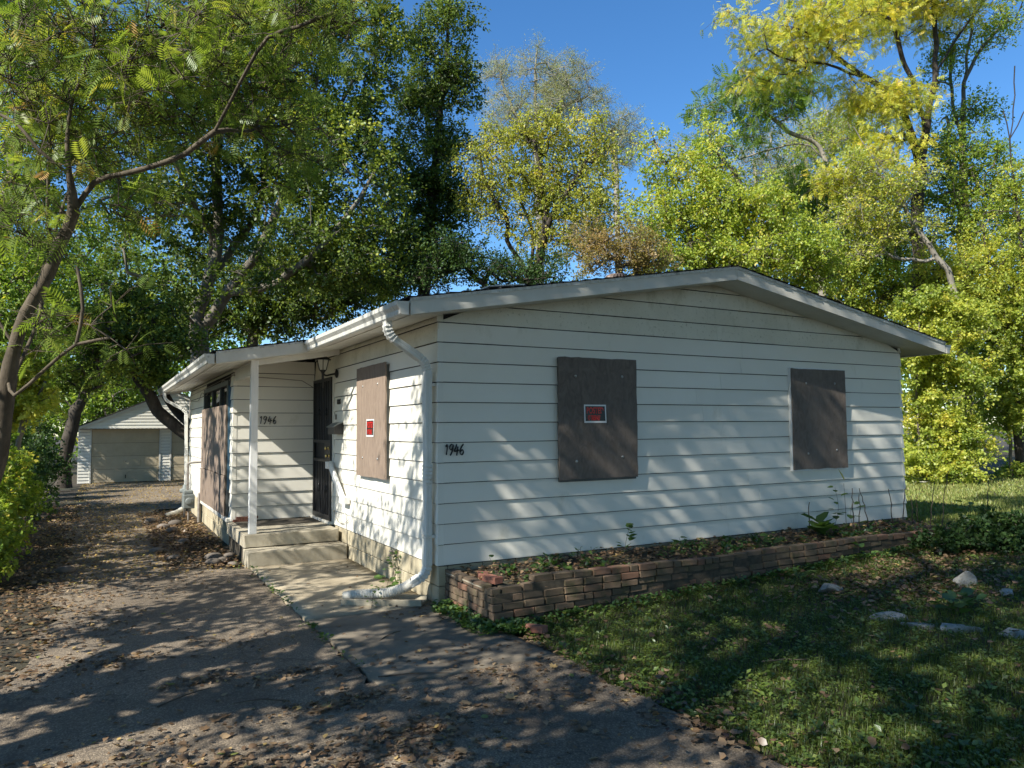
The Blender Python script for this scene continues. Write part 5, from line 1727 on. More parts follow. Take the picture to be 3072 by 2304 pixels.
 'garage_leaner':dict(stems=[[(-0.71,11.38,-0.45),(-0.98,11.54,1.07),(-1.28,11.70,1.30),(-1.78,11.94,1.79),(-2.15,12.09,2.46),(-2.49,12.25,2.99),(-2.77,12.37,3.53)],[(-0.98,11.54,1.07),(-1.27,12.25,1.58),(-1.63,12.40,2.17),(-1.86,12.48,2.88),(-1.87,12.43,3.67)]],
  crown=[(-2.51,11.69,2.95,0.82,0.45),(-3.04,11.94,3.54,0.82,0.52),(-1.83,11.86,3.37,0.84,0.54),(-2.25,12.04,4.14,0.92,0.54),(-3.33,11.59,2.62,0.58,0.43),(-1.88,11.94,2.61,0.46,0.38)]),
 'garage_side':dict(stems=[[(-4.02,21.21,-0.45),(-3.91,21.17,1.10),(-3.70,20.99,2.06),(-3.44,20.77,3.25),(-3.68,20.74,5.63)],[(-3.70,20.99,2.06),(-3.07,20.53,3.68),(-2.55,20.11,5.62)]],
  crown=[(-4.20,21.18,3.26,1.41,0.97),(-3.07,20.54,3.46,1.41,0.87),(-3.58,20.71,5.09,1.95,1.19),(-2.31,21.17,4.89,1.46,1.24),(-4.56,21.14,6.71,1.84,1.30),(-2.85,22.45,7.26,1.76,1.29),(-1.84,22.16,3.39,1.29,0.70)]),
 'back_fill':dict(stems=[[(2.40,24.53,-0.45),(2.31,24.31,5.29),(2.49,24.03,7.99),(2.67,23.75,10.69)],[(2.31,24.31,5.29),(0.86,25.02,6.65)],[(2.31,24.31,5.29),(3.94,23.31,6.90)]],
  crown=[(-0.06,25.60,5.58,1.62,1.22),(1.35,24.78,6.24,1.76,1.22),(2.76,23.97,6.64,1.76,1.08),(4.17,23.16,7.16,1.76,0.95),(5.58,22.37,7.29,1.76,0.81),(0.84,24.96,7.73,2.03,1.08),(2.96,23.75,8.25,2.03,1.08),(5.09,22.57,8.37,1.76,1.08),(-1.46,26.44,4.65,1.62,1.22),(2.30,24.28,5.83,1.22,0.81),(3.48,23.61,6.23,1.22,0.81),(4.42,23.06,6.62,1.08,0.81),(5.24,22.59,6.88,0.95,0.68),(5.13,22.69,6.21,1.22,0.68),(6.07,22.15,6.54,1.22,0.68),(3.96,23.36,5.95,1.22,0.68),(3.02,23.91,5.49,1.22,0.61),(6.90,21.67,6.87,1.08,0.54)]),
 'right_fill':dict(stems=[[(19.67,9.29,-0.45),(19.48,9.13,5.04),(19.15,9.21,6.50)],[(19.48,9.13,5.04),(20.35,8.58,6.04)],[(19.48,9.13,5.04),(18.38,9.68,5.83)]],
  crown=[(17.98,9.88,6.17,1.01,0.68),(18.97,9.35,5.83,1.13,0.79),(20.04,8.72,6.38,1.24,0.90),(18.95,9.30,6.84,1.01,0.68),(20.76,8.40,5.36,1.24,0.90),(19.97,8.85,5.14,1.13,0.68),(21.73,7.83,5.80,1.13,0.90)]),
 'golden_mid':dict(stems=[[(21.05,10.82,-0.45),(20.83,10.61,5.94),(20.55,10.55,8.98),(20.18,10.59,11.41),(19.93,10.63,12.87)],[(20.55,10.55,8.98),(21.47,9.92,10.79),(21.87,9.60,12.25)],[(20.83,10.61,5.94),(19.50,11.17,8.38),(18.94,11.40,9.60)]],
  crown=[(19.53,10.93,11.66,0.97,0.97),(20.59,10.32,12.02,1.10,0.97),(19.57,11.03,9.96,1.10,0.97),(20.87,10.35,9.34,1.34,1.10),(22.13,9.61,10.06,1.22,1.10),(18.86,11.52,8.51,1.10,0.85),(20.15,10.84,8.01,1.34,0.97),(21.74,9.95,8.12,1.34,1.10),(21.42,9.78,13.22,0.97,0.85),(18.40,11.67,10.09,0.73,0.73)]),
 'garage_back':dict(stems=[[(-2.66,31.90,-0.45),(-2.72,31.74,4.34),(-2.66,31.49,7.40),(-2.59,31.24,10.45)]],
  crown=[(-3.88,32.52,2.28,1.23,0.69),(-2.55,31.76,2.58,1.23,0.69),(-5.22,33.26,2.22,1.23,0.92),(-6.57,34.00,2.39,1.23,0.92),(-3.10,32.03,3.12,1.69,0.92),(-1.50,31.11,3.56,1.69,0.92),(-4.72,32.87,3.90,1.53,1.23),(-6.08,33.59,4.37,1.69,1.69),(-3.14,31.92,5.11,2.15,1.23),(-1.28,30.84,5.86,1.69,1.23),(-5.59,33.16,6.66,1.99,1.69)]),
 'left_yellow':dict(stems=[[(-4.53,11.19,-0.45),(-4.41,11.13,1.33),(-4.31,11.01,2.34)],[(-4.41,11.13,1.33),(-4.01,10.84,2.34)]],
  crown=[(-4.43,11.07,2.48,0.54,0.47),(-4.07,10.90,2.00,0.34,0.54),(-4.53,11.17,1.74,0.41,0.41)]),
 'left_green':dict(stems=[[(-5.24,11.58,-0.45),(-5.16,11.41,3.36),(-4.85,11.10,5.39),(-4.54,10.79,7.41),(-4.23,10.48,9.43)],[(-4.85,11.10,5.39),(-4.16,10.65,6.32),(-3.59,10.26,7.40)]],
  crown=[(-4.65,11.06,4.37,1.01,0.81),(-4.08,10.67,5.38,1.01,0.81),(-4.64,10.91,6.40,1.08,0.81),(-3.83,10.39,7.40,1.08,0.88),(-4.74,10.83,8.42,1.15,0.95),(-3.48,11.21,9.38,1.23,1.01),(-4.48,10.58,9.90,1.35,0.81),(-2.92,12.21,6.97,0.77,1.00),(-4.45,11.02,3.36,0.74,0.54)]),
}


G_BACK = 'trees behind the house'
SPEC = {
    'mimosa': dict(name='mimosa_tree', label='feathery mimosa tree leaning over the driveway from the left edge', leaf='mimosa', bark='bark_mimosa', n_cl=400, per=6.6, cl_r=0.42, size=0.20, temp=FROND, temp2=FROND2, r0=0.092, tint=(0.42, 0.10, 0.19), droop=0.45, limb_r=0.018, rmin=0.0065, twigs=6, pw=1.0, floor=0.20, group=None),
    'big_green': dict(name='broadleaf_tree', label='huge dark green tree with spreading grey limbs behind the porch roof', leaf='deep', bark='bark_grey', n_cl=1150, per=105, cl_r=0.62, size=0.096, temp=WIDE, r0=0.27, tint=(0.48, 0.16, 0.16), limb_r=0.07, group=G_BACK),
    'spire_green': dict(name='spire_tree', label='narrow dark green spire-shaped tree left of the open sky', leaf='deep', bark='bark_dark', n_cl=700, per=78, cl_r=0.60, size=0.108, temp=RHOMB, r0=0.22, hollow=0.7, tint=(0.38, 0.14, 0.15), limb_r=0.07, group=G_BACK),
    'olive': dict(name='multistem_tree', label='sparse yellowing tree with dark forked stems behind the roof centre', leaf='olive', bark='bark_dark', n_cl=520, per=60, cl_r=0.55, size=0.09, temp=RHOMB, r0=0.17, tint=(0.5, 0.16, 0.18), limb_r=0.05, droop=0.5, group=G_BACK, twigs=4, rmin=0.008),
    'shade_understory': dict(name='understory_tree', label='low dark bushy tree just above the left roof slope', leaf='dark', bark='bark_dark', n_cl=150, per=80, cl_r=0.5, size=0.085, temp=RHOMB, r0=0.10, tint=(0.45, 0.16, 0.15), limb_r=0.05, group=G_BACK),
    'pale_center': dict(name='pale_tree', label='tall thin pale-leaved tree rising into the sky at centre', leaf='pale', bark='bark_pale', n_cl=300, per=130, cl_r=0.95, size=0.10, temp=SLIM, r0=0.24, tint=(0.5, 0.15, 0.18), limb_r=0.07, group=G_BACK, twigs=6, rmin=0.012, droop=0.1),
    'pale_second': dict(name='pale_tree', label='small faint pale tree right of the tall pale one', leaf='pale', bark='bark_pale', n_cl=90, per=120, cl_r=0.9, size=0.10, temp=SLIM, r0=0.16, tint=(0.5, 0.15, 0.18), limb_r=0.07, group=G_BACK, twigs=6, rmin=0.012, droop=0.1),
    'pale_third': dict(name='pale_tree', label='faint pale tree behind the dark compound-leaved branches at right', leaf='pale', bark='bark_pale', n_cl=260, per=120, cl_r=0.95, size=0.10, temp=SLIM, r0=0.22, tint=(0.5, 0.15, 0.18), limb_r=0.07, group=G_BACK, twigs=6, rmin=0.012, droop=0.1),
    'lime': dict(name='lime_tree', label='bright yellow-green bushy tree above the roof ridge', leaf='lime', bark='bark_grey', n_cl=520, per=105, cl_r=0.50, size=0.080, temp=RHOMB, r0=0.20, tint=(0.52, 0.16, 0.18), limb_r=0.06, droop=0.45, group=G_BACK),
    'russet': dict(name='russet_shrub_tree', label='small rusty brown and green tree behind the turbine vent', leaf='russet', bark='bark_grey', n_cl=130, per=105, cl_r=0.36, size=0.052, temp=RHOMB, r0=0.09, tint=(0.5, 0.2, 0.18), limb_r=0.05, group=G_BACK, twigs=5),
    'dark_ailanthus': dict(name='ailanthus_tree', label='tree with dark drooping compound leaves and bare grey limbs', leaf='leftgreen', bark='bark_pale', n_cl=330, per=7, cl_r=0.50, size=0.33, temp=AILANTH, r0=0.115, pw=0.65, tint=(0.26, 0.18, 0.16), limb_r=0.05, droop=0.55, group=G_BACK, twigs=4),
    'yellow_locust': dict(name='locust_tree', label='tall golden-leaved locust tree filling the upper right corner', leaf='yellow', bark='bark_dark', n_cl=820, per=19, cl_r=0.55, size=0.160, temp=LOCUST, pw=0.62, floor=0.16, r0=0.18, tint=(0.48, 0.20, 0.16), limb_r=0.05, droop=0.45, group=G_BACK),
    'leaning_gray': dict(name='leaning_tree', label='slender pale trunk leaning to the left behind the right eave', leaf='golden', bark='bark_pale', n_cl=240, per=60, cl_r=0.48, size=0.07, temp=RHOMB, r0=0.080, tint=(0.55, 0.18, 0.16), limb_r=0.04, droop=0.35, group=G_BACK, twigs=5),
    'right_green': dict(name='tall_tree', label='tall green tree with branching grey stems at the upper right', leaf='leftgreen', bark='bark_grey', n_cl=420, per=80, cl_r=0.52, size=0.080, temp=RHOMB, r0=0.21, tint=(0.5, 0.17, 0.16), limb_r=0.05, droop=0.35, group=G_BACK),
    'right_edge': dict(name='edge_tree', label='tree with bare forked top at the far right edge', leaf='golden', bark='bark_dark', n_cl=260, per=95, cl_r=0.48, size=0.078, temp=RHOMB, r0=0.15, floor=0.12, tint=(0.5, 0.17, 0.16), limb_r=0.05, group=G_BACK),
    'shrub_near': dict(name='tall_shrub', label='sunlit leafy shrub thicket right beside the house corner', leaf='golden', bark='bark_grey', n_cl=520, per=95, cl_r=0.34, size=0.072, temp=WIDE, r0=0.05, tint=(0.50, 0.18, 0.17), limb_r=0.03, droop=0.5, group='shrubs beyond the lawn'),
    'shrub_far': dict(name='tall_shrub', label='darker leafy shrub thicket at the right edge beyond the lawn', leaf='golden', bark='bark_grey', n_cl=330, per=95, cl_r=0.36, size=0.075, temp=WIDE, r0=0.05, tint=(0.38, 0.18, 0.17), limb_r=0.03, droop=0.5, group='shrubs beyond the lawn'),
    'garage_leaner': dict(name='leaning_tree', label='dark curved trunk leaning across the front of the garage', leaf='deep', bark='bark_dark', n_cl=170, per=95, cl_r=0.42, size=0.070, temp=WIDE, r0=0.17, tint=(0.55, 0.17, 0.16), limb_r=0.05, group=G_BACK),
    'garage_side': dict(name='garage_tree', label='broadleaf tree with stout trunk just left of the garage', leaf='leftgreen', bark='bark_dark', n_cl=400, per=90, cl_r=0.60, size=0.09, temp=RHOMB, r0=0.20, tint=(0.38, 0.17, 0.16), limb_r=0.07, group=G_BACK),
    'right_fill': dict(name='understory_tree', label='bright low leafy tree just above the right roof slope', leaf='lime', bark='bark_grey', n_cl=300, per=85, cl_r=0.6, size=0.095, temp=RHOMB, r0=0.14, tint=(0.55, 0.17, 0.16), limb_r=0.06, group=G_BACK),
    'golden_mid': dict(name='airy_tree', label='airy yellow-green tree behind the slender leaning trunk', leaf='golden', bark='bark_pale', n_cl=420, per=62, cl_r=0.62, size=0.088, temp=RHOMB, r0=0.16, tint=(0.45, 0.17, 0.17), limb_r=0.06, droop=0.4, group=G_BACK, twigs=5),
    'back_fill': dict(name='thicket_tree', label='dense dark thicket tree just above the porch roof', leaf='deep', bark='bark_grey', n_cl=620, per=60, cl_r=0.75, size=0.15, temp=RHOMB, r0=0.22, tint=(0.35, 0.17, 0.16), limb_r=0.08, group=G_BACK),
    'garage_back': dict(name='thicket_tree', label='leafy green tree directly behind the garage roof', leaf='leftgreen', bark='bark_grey', n_cl=330, per=60, cl_r=0.9, size=0.18, temp=RHOMB, r0=0.22, tint=(0.4, 0.17, 0.16), limb_r=0.08, group=G_BACK),
    'left_yellow': dict(name='yellow_bush', label='yellow-leaved bush behind the mimosa trunk at the left', leaf='yellow', bark='bark_grey', n_cl=75, per=70, cl_r=0.30, size=0.085, temp=WIDE, r0=0.05, tint=(0.25, 0.2, 0.16), limb_r=0.03, group=None),
    'left_green': dict(name='left_tree', label='light green tree behind the mimosa along the left edge', leaf='leftgreen', bark='bark_grey', n_cl=420, per=95, cl_r=0.45, size=0.068, temp=WIDE, r0=0.19, tint=(0.5, 0.17, 0.16), limb_r=0.06, group=G_BACK),
}
seed = 100
for key, sp in SPEC.items():
    sp = dict(sp)
    nm, lb = sp.pop('name'), sp.pop('label')
    sp['bark'] = M[sp['bark']]
    cat = 'shrub' if 'shrub' in key or 'yellow' == key[-6:] and 'left' in key else 'tree'
    grow_tree(nm, lb, cat, TREES[key]['stems'], TREES[key]['crown'], seed, **sp)
    seed += 1

# trees along the left boundary, beside and behind the photographer: they shade the driveway and the gable
def shade_tree(x, y, h, crown, label, s, n_cl, per, size=0.10, clr=0.5):
    grow_tree('unseen_tree', label, 'tree', [[(x, y, -0.35), (x + 0.1, y, h * 0.35), (x + 0.3, y + 0.1, h * 0.62), (x + 0.4, y, h * 0.9)]], crown, s, 'deep', M['bark_grey'], n_cl=n_cl, per=per, cl_r=clr, size=size, temp=WIDE, r0=0.22, limb_r=0.06, group='trees along the left boundary', twigs=1 if size < 0.2 else 0)


SHADE = [
    (-8.2, -5.6, 12.5, [(-6.6, -5.2, 5.6, 1.4, 0.9), (-7.2, -4.2, 8.0, 1.5, 1.1), (-6.2, -6.0, 8.2, 1.5, 1.0), (-8.4, -5.4, 10.4, 1.7, 1.2), (-6.7, -4.3, 11.8, 1.2, 0.8), (-7.6, -6.6, 5.0, 1.4, 0.8), (-6.6, -4.6, 13.2, 1.2, 0.7), (-6.5, -7.2, 7.0, 1.2, 0.7), (-6.8, -8.0, 8.8, 1.2, 0.7)], 'broad tree on the left boundary beside the viewpoint', 201, 520, 26, 0.10, 0.8),
    (-7.6, -2.2, 12.0, [(-6.0, -1.9, 3.3, 1.0, 0.6), (-6.2, -2.7, 5.0, 1.1, 0.7), (-6.1, -1.2, 6.2, 1.0, 0.6), (-6.6, -2.4, 8.2, 1.2, 0.8), (-6.4, -3.1, 9.8, 1.2, 0.8), (-6.8, -3.5, 11.6, 1.2, 0.8), (-7.4, -2.6, 10.6, 1.2, 0.8)], 'round-headed tree on the left boundary opposite the steps', 202, 360, 21, 0.10, 0.75),
    (-7.2, 3.6, 5.6, [(-6.0, 2.6, 2.6, 0.9, 0.6), (-6.4, 3.8, 3.6, 1.1, 0.7), (-6.2, 5.4, 3.0, 1.0, 0.7), (-7.2, 4.4, 4.4, 1.1, 0.6), (-6.4, 4.4, 5.6, 0.9, 0.5), (-6.4, 5.6, 5.9, 0.9, 0.5), (-6.3, 3.2, 5.2, 0.8, 0.4)], 'small tree on the left boundary opposite the boarded picture window', 203, 190, 34),
    (-7.0, -3.0, 5.4, [(-6.2, -4.2, 2.5, 0.7, 0.4), (-6.2, -3.2, 3.8, 0.8, 0.4), (-6.1, -0.3, 2.9, 0.8, 0.4), (-6.2, 0.9, 3.8, 0.8, 0.45), (-6.3, -4.6, 4.3, 0.8, 0.4), (-6.2, -1.0, 4.3, 0.7, 0.4), (-6.2, -2.2, 2.7, 0.7, 0.35), (-6.3, 0.4, 5.2, 0.7, 0.4)], 'wide low tree on the left boundary beside the foreground driveway', 205, 330, 22, 0.09, 0.7),
    (-4.4, -10.8, 13.5, [(-3.4, -7.6, 8.6, 2.0, 0.9), (-1.2, -6.6, 9.6, 2.0, 0.9), (-5.0, -6.4, 9.4, 1.6, 0.8), (0.8, -6.0, 10.8, 2.0, 0.9), (-3.0, -9.8, 10.6, 2.2, 1.0), (-1.0, -8.8, 12.0, 2.2, 1.0), (-0.4, -3.6, 11.8, 1.6, 0.8), (-3.2, -4.0, 11.2, 1.5, 0.7)], 'tall tree just behind the viewpoint spreading over the driveway', 208, 420, 60, 0.17, 0.75),  # out of view, added to deepen the shade on the ground
    (3.6, -9.6, 13.0, [(3.0, -8.6, 9.0, 2.2, 1.2), (5.6, -8.2, 10.0, 2.2, 1.2), (1.0, -9.6, 10.6, 2.0, 1.2), (4.0, -10.4, 12.0, 2.4, 1.3), (6.8, -10.2, 9.0, 2.2, 1.2), (3.6, -7.6, 12.4, 2.0, 1.0), (8.4, -8.0, 11.0, 2.0, 1.2)], 'tall yard tree at the right of the viewpoint above the lawn', 206, 420, 60, 0.20, 0.8),  # out of view, added to lower the sky fill on the house
    (-7.6, 9.5, 5.4, [(-6.4, 8.4, 2.8, 1.1, 0.7), (-6.8, 10.0, 4.0, 1.2, 0.8), (-6.4, 11.8, 3.4, 1.1, 0.8), (-7.6, 10.6, 5.0, 1.2, 0.7)], 'small tree on the left boundary opposite the rear of the house', 204, 160, 60),
]
SHADE.append((-8.4, 22.5, 6.5, [(-7.0, 21.5, 3.6, 1.2, 0.8), (-7.2, 23.5, 4.6, 1.3, 0.8), (-6.8, 25.0, 3.8, 1.1, 0.8), (-7.6, 22.6, 6.0, 1.3, 0.8)], 'tree on the left boundary level with the garage', 207, 170, 60))
# unseen trees added behind the viewpoint to cut the skylight from there
for i, (x, y, h) in enumerate([(-16, -12, 15), (-10, -19, 19), (-2, -19, 20), (6, -19, 20), (13, -18, 19), (20, -15, 17), (24, -9, 13)]):
    SHADE.append((x, y, h, [(x + 2.2 * math.cos(a), y + 2.2 * math.sin(a), h * f, 2.3, 1.6) for a, f in ((0, 0.4), (2.1, 0.45), (4.2, 0.42), (1, 0.68), (3.1, 0.72), (5.2, 0.66), (0, 0.92))],
                  'leafy street tree standing behind the viewpoint, %s from the left' % ['first', 'second', 'third', 'fourth', 'fifth', 'sixth', 'seventh'][i], 210 + i, 170, 40, 0.42, 1.2))
for a in SHADE:
    shade_tree(*a)

# bushes
def bush(name, label, stems, crown, seed, leaf, n_cl, per, size, cl_r, temp=RHOMB, tint=(0.45, 0.17, 0.16), group=None, cat='shrub'):
    return grow_tree(name, label, cat, stems, crown, seed, leaf, M['bark_grey'], n_cl=n_cl, per=per, cl_r=cl_r, size=size, temp=temp, r0=0.025, limb_r=0.05, tint=tint, droop=0.35, group=group, rmin=0.003, step=0.2)


bush('dark_shrub', 'dense dark green shrub at the right end of the planter', [[(6.9, -1.6, -0.22), (6.9, -1.6, 0.0)], [(6.3, -1.45, -0.22), (6.3, -1.45, -0.05)], [(7.8, -2.0, -0.2), (7.8, -2.0, 0.05)]],
     [(6.6, -1.55, -0.05, 0.45, 0.16), (7.3, -1.85, 0.02, 0.5, 0.20), (6.1, -1.40, -0.10, 0.3, 0.12), (8.0, -2.1, 0.05, 0.5, 0.22), (7.1, -1.35, 0.05, 0.4, 0.18)], 301, 'dark', 230, 60, 0.050, 0.15, WIDE, (0.3, 0.18, 0.15))
G_H = 'hedge bushes along the driveway'
bush('hedge_bush', 'low lit hedge bush at the left edge nearest the viewpoint', [[(-4.25, 3.3, -0.35), (-4.25, 3.3, 0.1)]], [(-4.25, 3.4, -0.02, 0.50, 0.34), (-4.4, 3.9, 0.10, 0.5, 0.4)], 302, 'leftgreen', 150, 80, 0.046, 0.18, WIDE, (0.55, 0.17, 0.15), G_H)
bush('hedge_bush', 'rounded hedge bush second from the viewpoint on the left', [[(-4.45, 5.0, -0.35), (-4.45, 5.0, 0.3)]], [(-4.35, 4.9, 0.10, 0.55, 0.48), (-4.6, 5.6, 0.35, 0.6, 0.5)], 303, 'leftgreen', 170, 80, 0.049, 0.2, WIDE, (0.6, 0.17, 0.15), G_H)
bush('hedge_bush', 'taller hedge bush behind the rounded one on the left', [[(-4.6, 7.0, -0.35), (-4.6, 7.0, 0.5)]], [(-4.5, 6.8, 0.3, 0.6, 0.55), (-4.6, 7.6, 0.65, 0.65, 0.6), (-4.4, 8.4, 0.2, 0.6, 0.5)], 304, 'leftgreen', 190, 75, 0.06, 0.24, WIDE, (0.45, 0.17, 0.15), G_H)
bush('hedge_bush', 'dark hedge bush in the shade towards the garage', [[(-4.7, 11.0, -0.35), (-4.7, 11.0, 0.5)]], [(-4.5, 10.6, 0.3, 0.8, 0.7), (-4.7, 12.2, 0.6, 0.9, 0.8), (-4.9, 14.0, 0.7, 1.0, 0.9), (-4.8, 16.5, 0.6, 1.1, 0.9), (-5.2, 19.0, 0.8, 1.2, 1.1)], 305, 'dark', 300, 80, 0.07, 0.34, WIDE, (0.4, 0.17, 0.15), G_H)

# a far wood that closes the view behind everything on the left and right
def far_wood():
    g = np.random.default_rng(77)
    L = []
    C = []
    for ang, dist, hgt in [(a, g.uniform(46, 62), g.uniform(7, 13)) for a in np.concatenate([np.linspace(-22, 9, 26), np.linspace(50, 80, 22)])]:
        t = math.radians(ang)
        c_ = np.array((CAM[0] + dist * math.sin(t), CAM[1] + dist * math.cos(t), 0.0))
        for q in range(26):
            p = c_ + np.array((g.normal(0, 2.2), g.normal(0, 2.2), g.uniform(0.0, 1.0) ** 0.8 * hgt))
            C.append(p)
    C = np.array(C)
    n = 30
    P = np.repeat(C, n, 0) + g.normal(0, 0.75, (len(C) * n, 3))
    P[:, 2] = np.maximum(P[:, 2], -0.4)
    tn = np.clip(np.repeat(g.normal(0.42, 0.18, len(C)), n) + g.normal(0, 0.15, len(P)), 0, 1)
    V, F, t = scatter(RHOMB, P, g.normal(size=P.shape), g.normal(0, 0.6, P.shape) + np.array((0, 0, 1)), g.uniform(0.26, 0.5, len(P)), tn)
    link('far_wood', mesh_np('far_wood', V, F, M['leaf_leftgreen'], t), None, kind='stuff', label='distant green wood closing the view behind the trees', cat='wood')


far_wood()

# ------------------------------------------------------------------ lawn
def in_lawn(x, y):
    return (x > 0.17 + 0.05 * np.sin(y * 3)) & (y < -1.02) | (x > 7.65) & (y < 9)


def lawn_points(n, x0, x1, y0, y1, seed, near):
    g = np.random.default_rng(seed)
    out = []
    tot = 0
    while tot < n:
        x = g.uniform(x0, x1, n * 2)
        y = g.uniform(y0, y1, n * 2)
        d_ = np.hypot(x - CAM[0], y - CAM[1])
        k = in_lawn(x, y) & (g.random(n * 2) < np.clip((near / d_) ** 1.6, 0, 1))
        # the camera sees ahead of it only; nothing stands behind
        k &= ((x - CAM[0]) * 0.4826 + (y - CAM[1]) * 0.8738) > 1.2
        out.append(np.stack([x[k], y[k]], 1))
        tot += k.sum()
    P = np.vstack(out)[:n]
    return np.column_stack([P, gz(P[:, 0], P[:, 1]) - 0.018])


def blades(P, hmin, hmax, w_, seed, tmu=0.45, tsd=0.2):
    g = np.random.default_rng(seed)
    n = len(P)
    az = g.uniform(0, 2 * np.pi, n)
    h = g.uniform(hmin, hmax, n)
    lean = g.uniform(0.1, 0.9, n) * h
    pn = 0.5 + 0.5 * np.sin(P[:, 0] * 2.1 + 1.3 * np.sin(P[:, 1] * 1.7)) * np.sin(P[:, 1] * 2.7 + P[:, 0])
    h = h * (0.65 + 0.6 * pn)
    s = np.stack([np.cos(az + 1.57), np.sin(az + 1.57), 0 * az], 1) * w_
    l = np.stack([np.cos(az), np.sin(az), 0 * az], 1)
    A = P - s
    B = P + s
    C = P + l * lean[:, None] + np.stack([0 * h, 0 * h, h], 1)
    V = np.stack([A, B, C], 1).reshape(-1, 3)
    F = np.arange(3 * n).reshape(n, 3)
    t = np.repeat(np.clip(g.normal(tmu, tsd, n) + 0.15 * (pn - 0.5), 0, 1), 3)
    return V, F, t


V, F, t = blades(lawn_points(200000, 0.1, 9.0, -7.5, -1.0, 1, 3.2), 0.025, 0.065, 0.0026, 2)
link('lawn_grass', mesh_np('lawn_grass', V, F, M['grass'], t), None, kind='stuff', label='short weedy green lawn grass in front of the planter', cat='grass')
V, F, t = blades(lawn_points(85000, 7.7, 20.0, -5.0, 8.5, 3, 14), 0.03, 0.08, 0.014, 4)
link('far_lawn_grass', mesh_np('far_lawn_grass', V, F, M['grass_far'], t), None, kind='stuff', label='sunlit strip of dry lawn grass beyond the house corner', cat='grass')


def weeds(P, seed, size=(0.018, 0.042), per=6, temp=WIDE, up=0.5):
    g = np.random.default_rng(seed)
    n = len(P)
    Q = np.repeat(P, per, 0)
    az = g.uniform(0, 2 * np.pi, n * per)
    D = np.stack([np.cos(az), np.sin(az), g.uniform(0.0, up, n * per)], 1)
    Q = Q + D * g.uniform(0.0, 0.03, n * per)[:, None]
    Q[:, 2] += g.uniform(0.012, 0.05, n * per)
    N = g.normal(0, 0.3, Q.shape) + np.array((0, 0, 1.0))
    return scatter(temp, Q, D, N, np.repeat(g.uniform(*size, n), per), np.clip(np.repeat(g.normal(0.45, 0.2, n), per) + g.normal(0, 0.12, n * per), 0, 1))


L1 = weeds(lawn_points(10500, 0.1, 9.0, -7.5, -1.0, 5, 3.2), 6, (0.012, 0.030))
L2 = weeds(lawn_points(1500, 0.1, 9.0, -7.5, -1.0, 7, 3.2), 8, (0.032, 0.055), 6, RHOMB, 0.9)
V, F, t = join_leaves([L1, L2])
link('lawn_weeds', mesh_np('lawn_weeds', V, F, M['weed'], t), None, kind='stuff', label='low broad-leaved weeds spread through the lawn', cat='weeds')

g_ = np.random.default_rng(9)
# weeds at the foot of the planter and along slab joints
P = []
for _ in range(420):
    x = g_.uniform(-0.15, 0.35)
    P.append((x, g_.uniform(-1.35, -0.95) if x > 0.1 else g_.uniform(-1.25, -0.15)))
for _ in range(330):
    P.append((g_.uniform(0.2, 7.0), g_.normal(-1.10, 0.05)))
for _ in range(26):
    P.append((g_.normal(-1.285, 0.02), g_.uniform(-1.5, 3.0)))
P = np.array(P)
P = np.column_stack([P, gz(P[:, 0], P[:, 1])])
V, F, t = weeds(P, 10, (0.02, 0.05), 6, ROUND, 0.9)
link('edge_weeds', mesh_np('edge_weeds', V, F, M['plant'], np.clip(t * 0.75, 0, 1)), None, kind='stuff', label='bright clover-like weeds at the foot of the brick planter', cat='weeds')

P = np.stack([g_.uniform(0.25, 7.2, 300), g_.uniform(-0.88, -0.1, 300)], 1)
P = P[np.sin(P[:, 0] * 2.3) + np.sin(P[:, 0] * 5.1) > -0.4]
P = np.column_stack([P, -0.115 + 0.05 * (P[:, 1] + 0.93) + 0.035 * np.minimum(1, P[:, 0] / 2)])
V, F, t = weeds(P, 31, (0.02, 0.055), 6, ROUND, 1.1)
link('planter_weeds', mesh_np('planter_weeds', V, F, M['plant'], np.clip(t * 0.8, 0, 1)), None, kind='stuff', label='patches of small green weeds over the planter soil', cat='weeds')

# ------------------------------------------------------------------ fallen leaves
CURL = [T_([(0, 0, 0), (0.32, 0.3, 0.16 * c), (0.30, 0.7, 0.22 * c), (0, 1, 0.10 * c), (-0.30, 0.7, 0.14 * c), (-0.32, 0.3, 0.20 * c), (0, 0.5, -0.03)][:6], [(0, 1, 5), (1, 2, 5), (5, 2, 4), (2, 3, 4)]) for c in (0.3, 1.0, 1.7)]


def litter(name, P, size, mat, seed, label, tmu=0.5, tsd=0.22, lift=0.012):
    g = np.random.default_rng(seed)
    n = len(P)
    Q = np.column_stack([P, gz(P[:, 0], P[:, 1]) + g.uniform(0.006, 0.006 + lift, n)]) if P.shape[1] == 2 else P
    az = g.uniform(0, 2 * np.pi, n)
    D = np.stack([np.cos(az), np.sin(az), g.normal(0, 0.18, n)], 1)
    N = g.normal(0, 0.28, (n, 3)) + np.array((0, 0, 1.0)) * np.where(g.random(n) < 0.5, 1, -1)[:, None]
    tn = np.clip(g.normal(tmu, tsd, n), 0, 1)
    S = g.uniform(size[0], size[1], n)
    kk = g.integers(0, 3, n)
    parts = [scatter(CURL[c], Q[kk == c], D[kk == c], N[kk == c], S[kk == c], tn[kk == c]) for c in range(3)]
    V, F, t = join_leaves(parts)
    return link(name, mesh_np(name, V, F, mat, t), None, kind='stuff', label=label, cat='leaf litter')


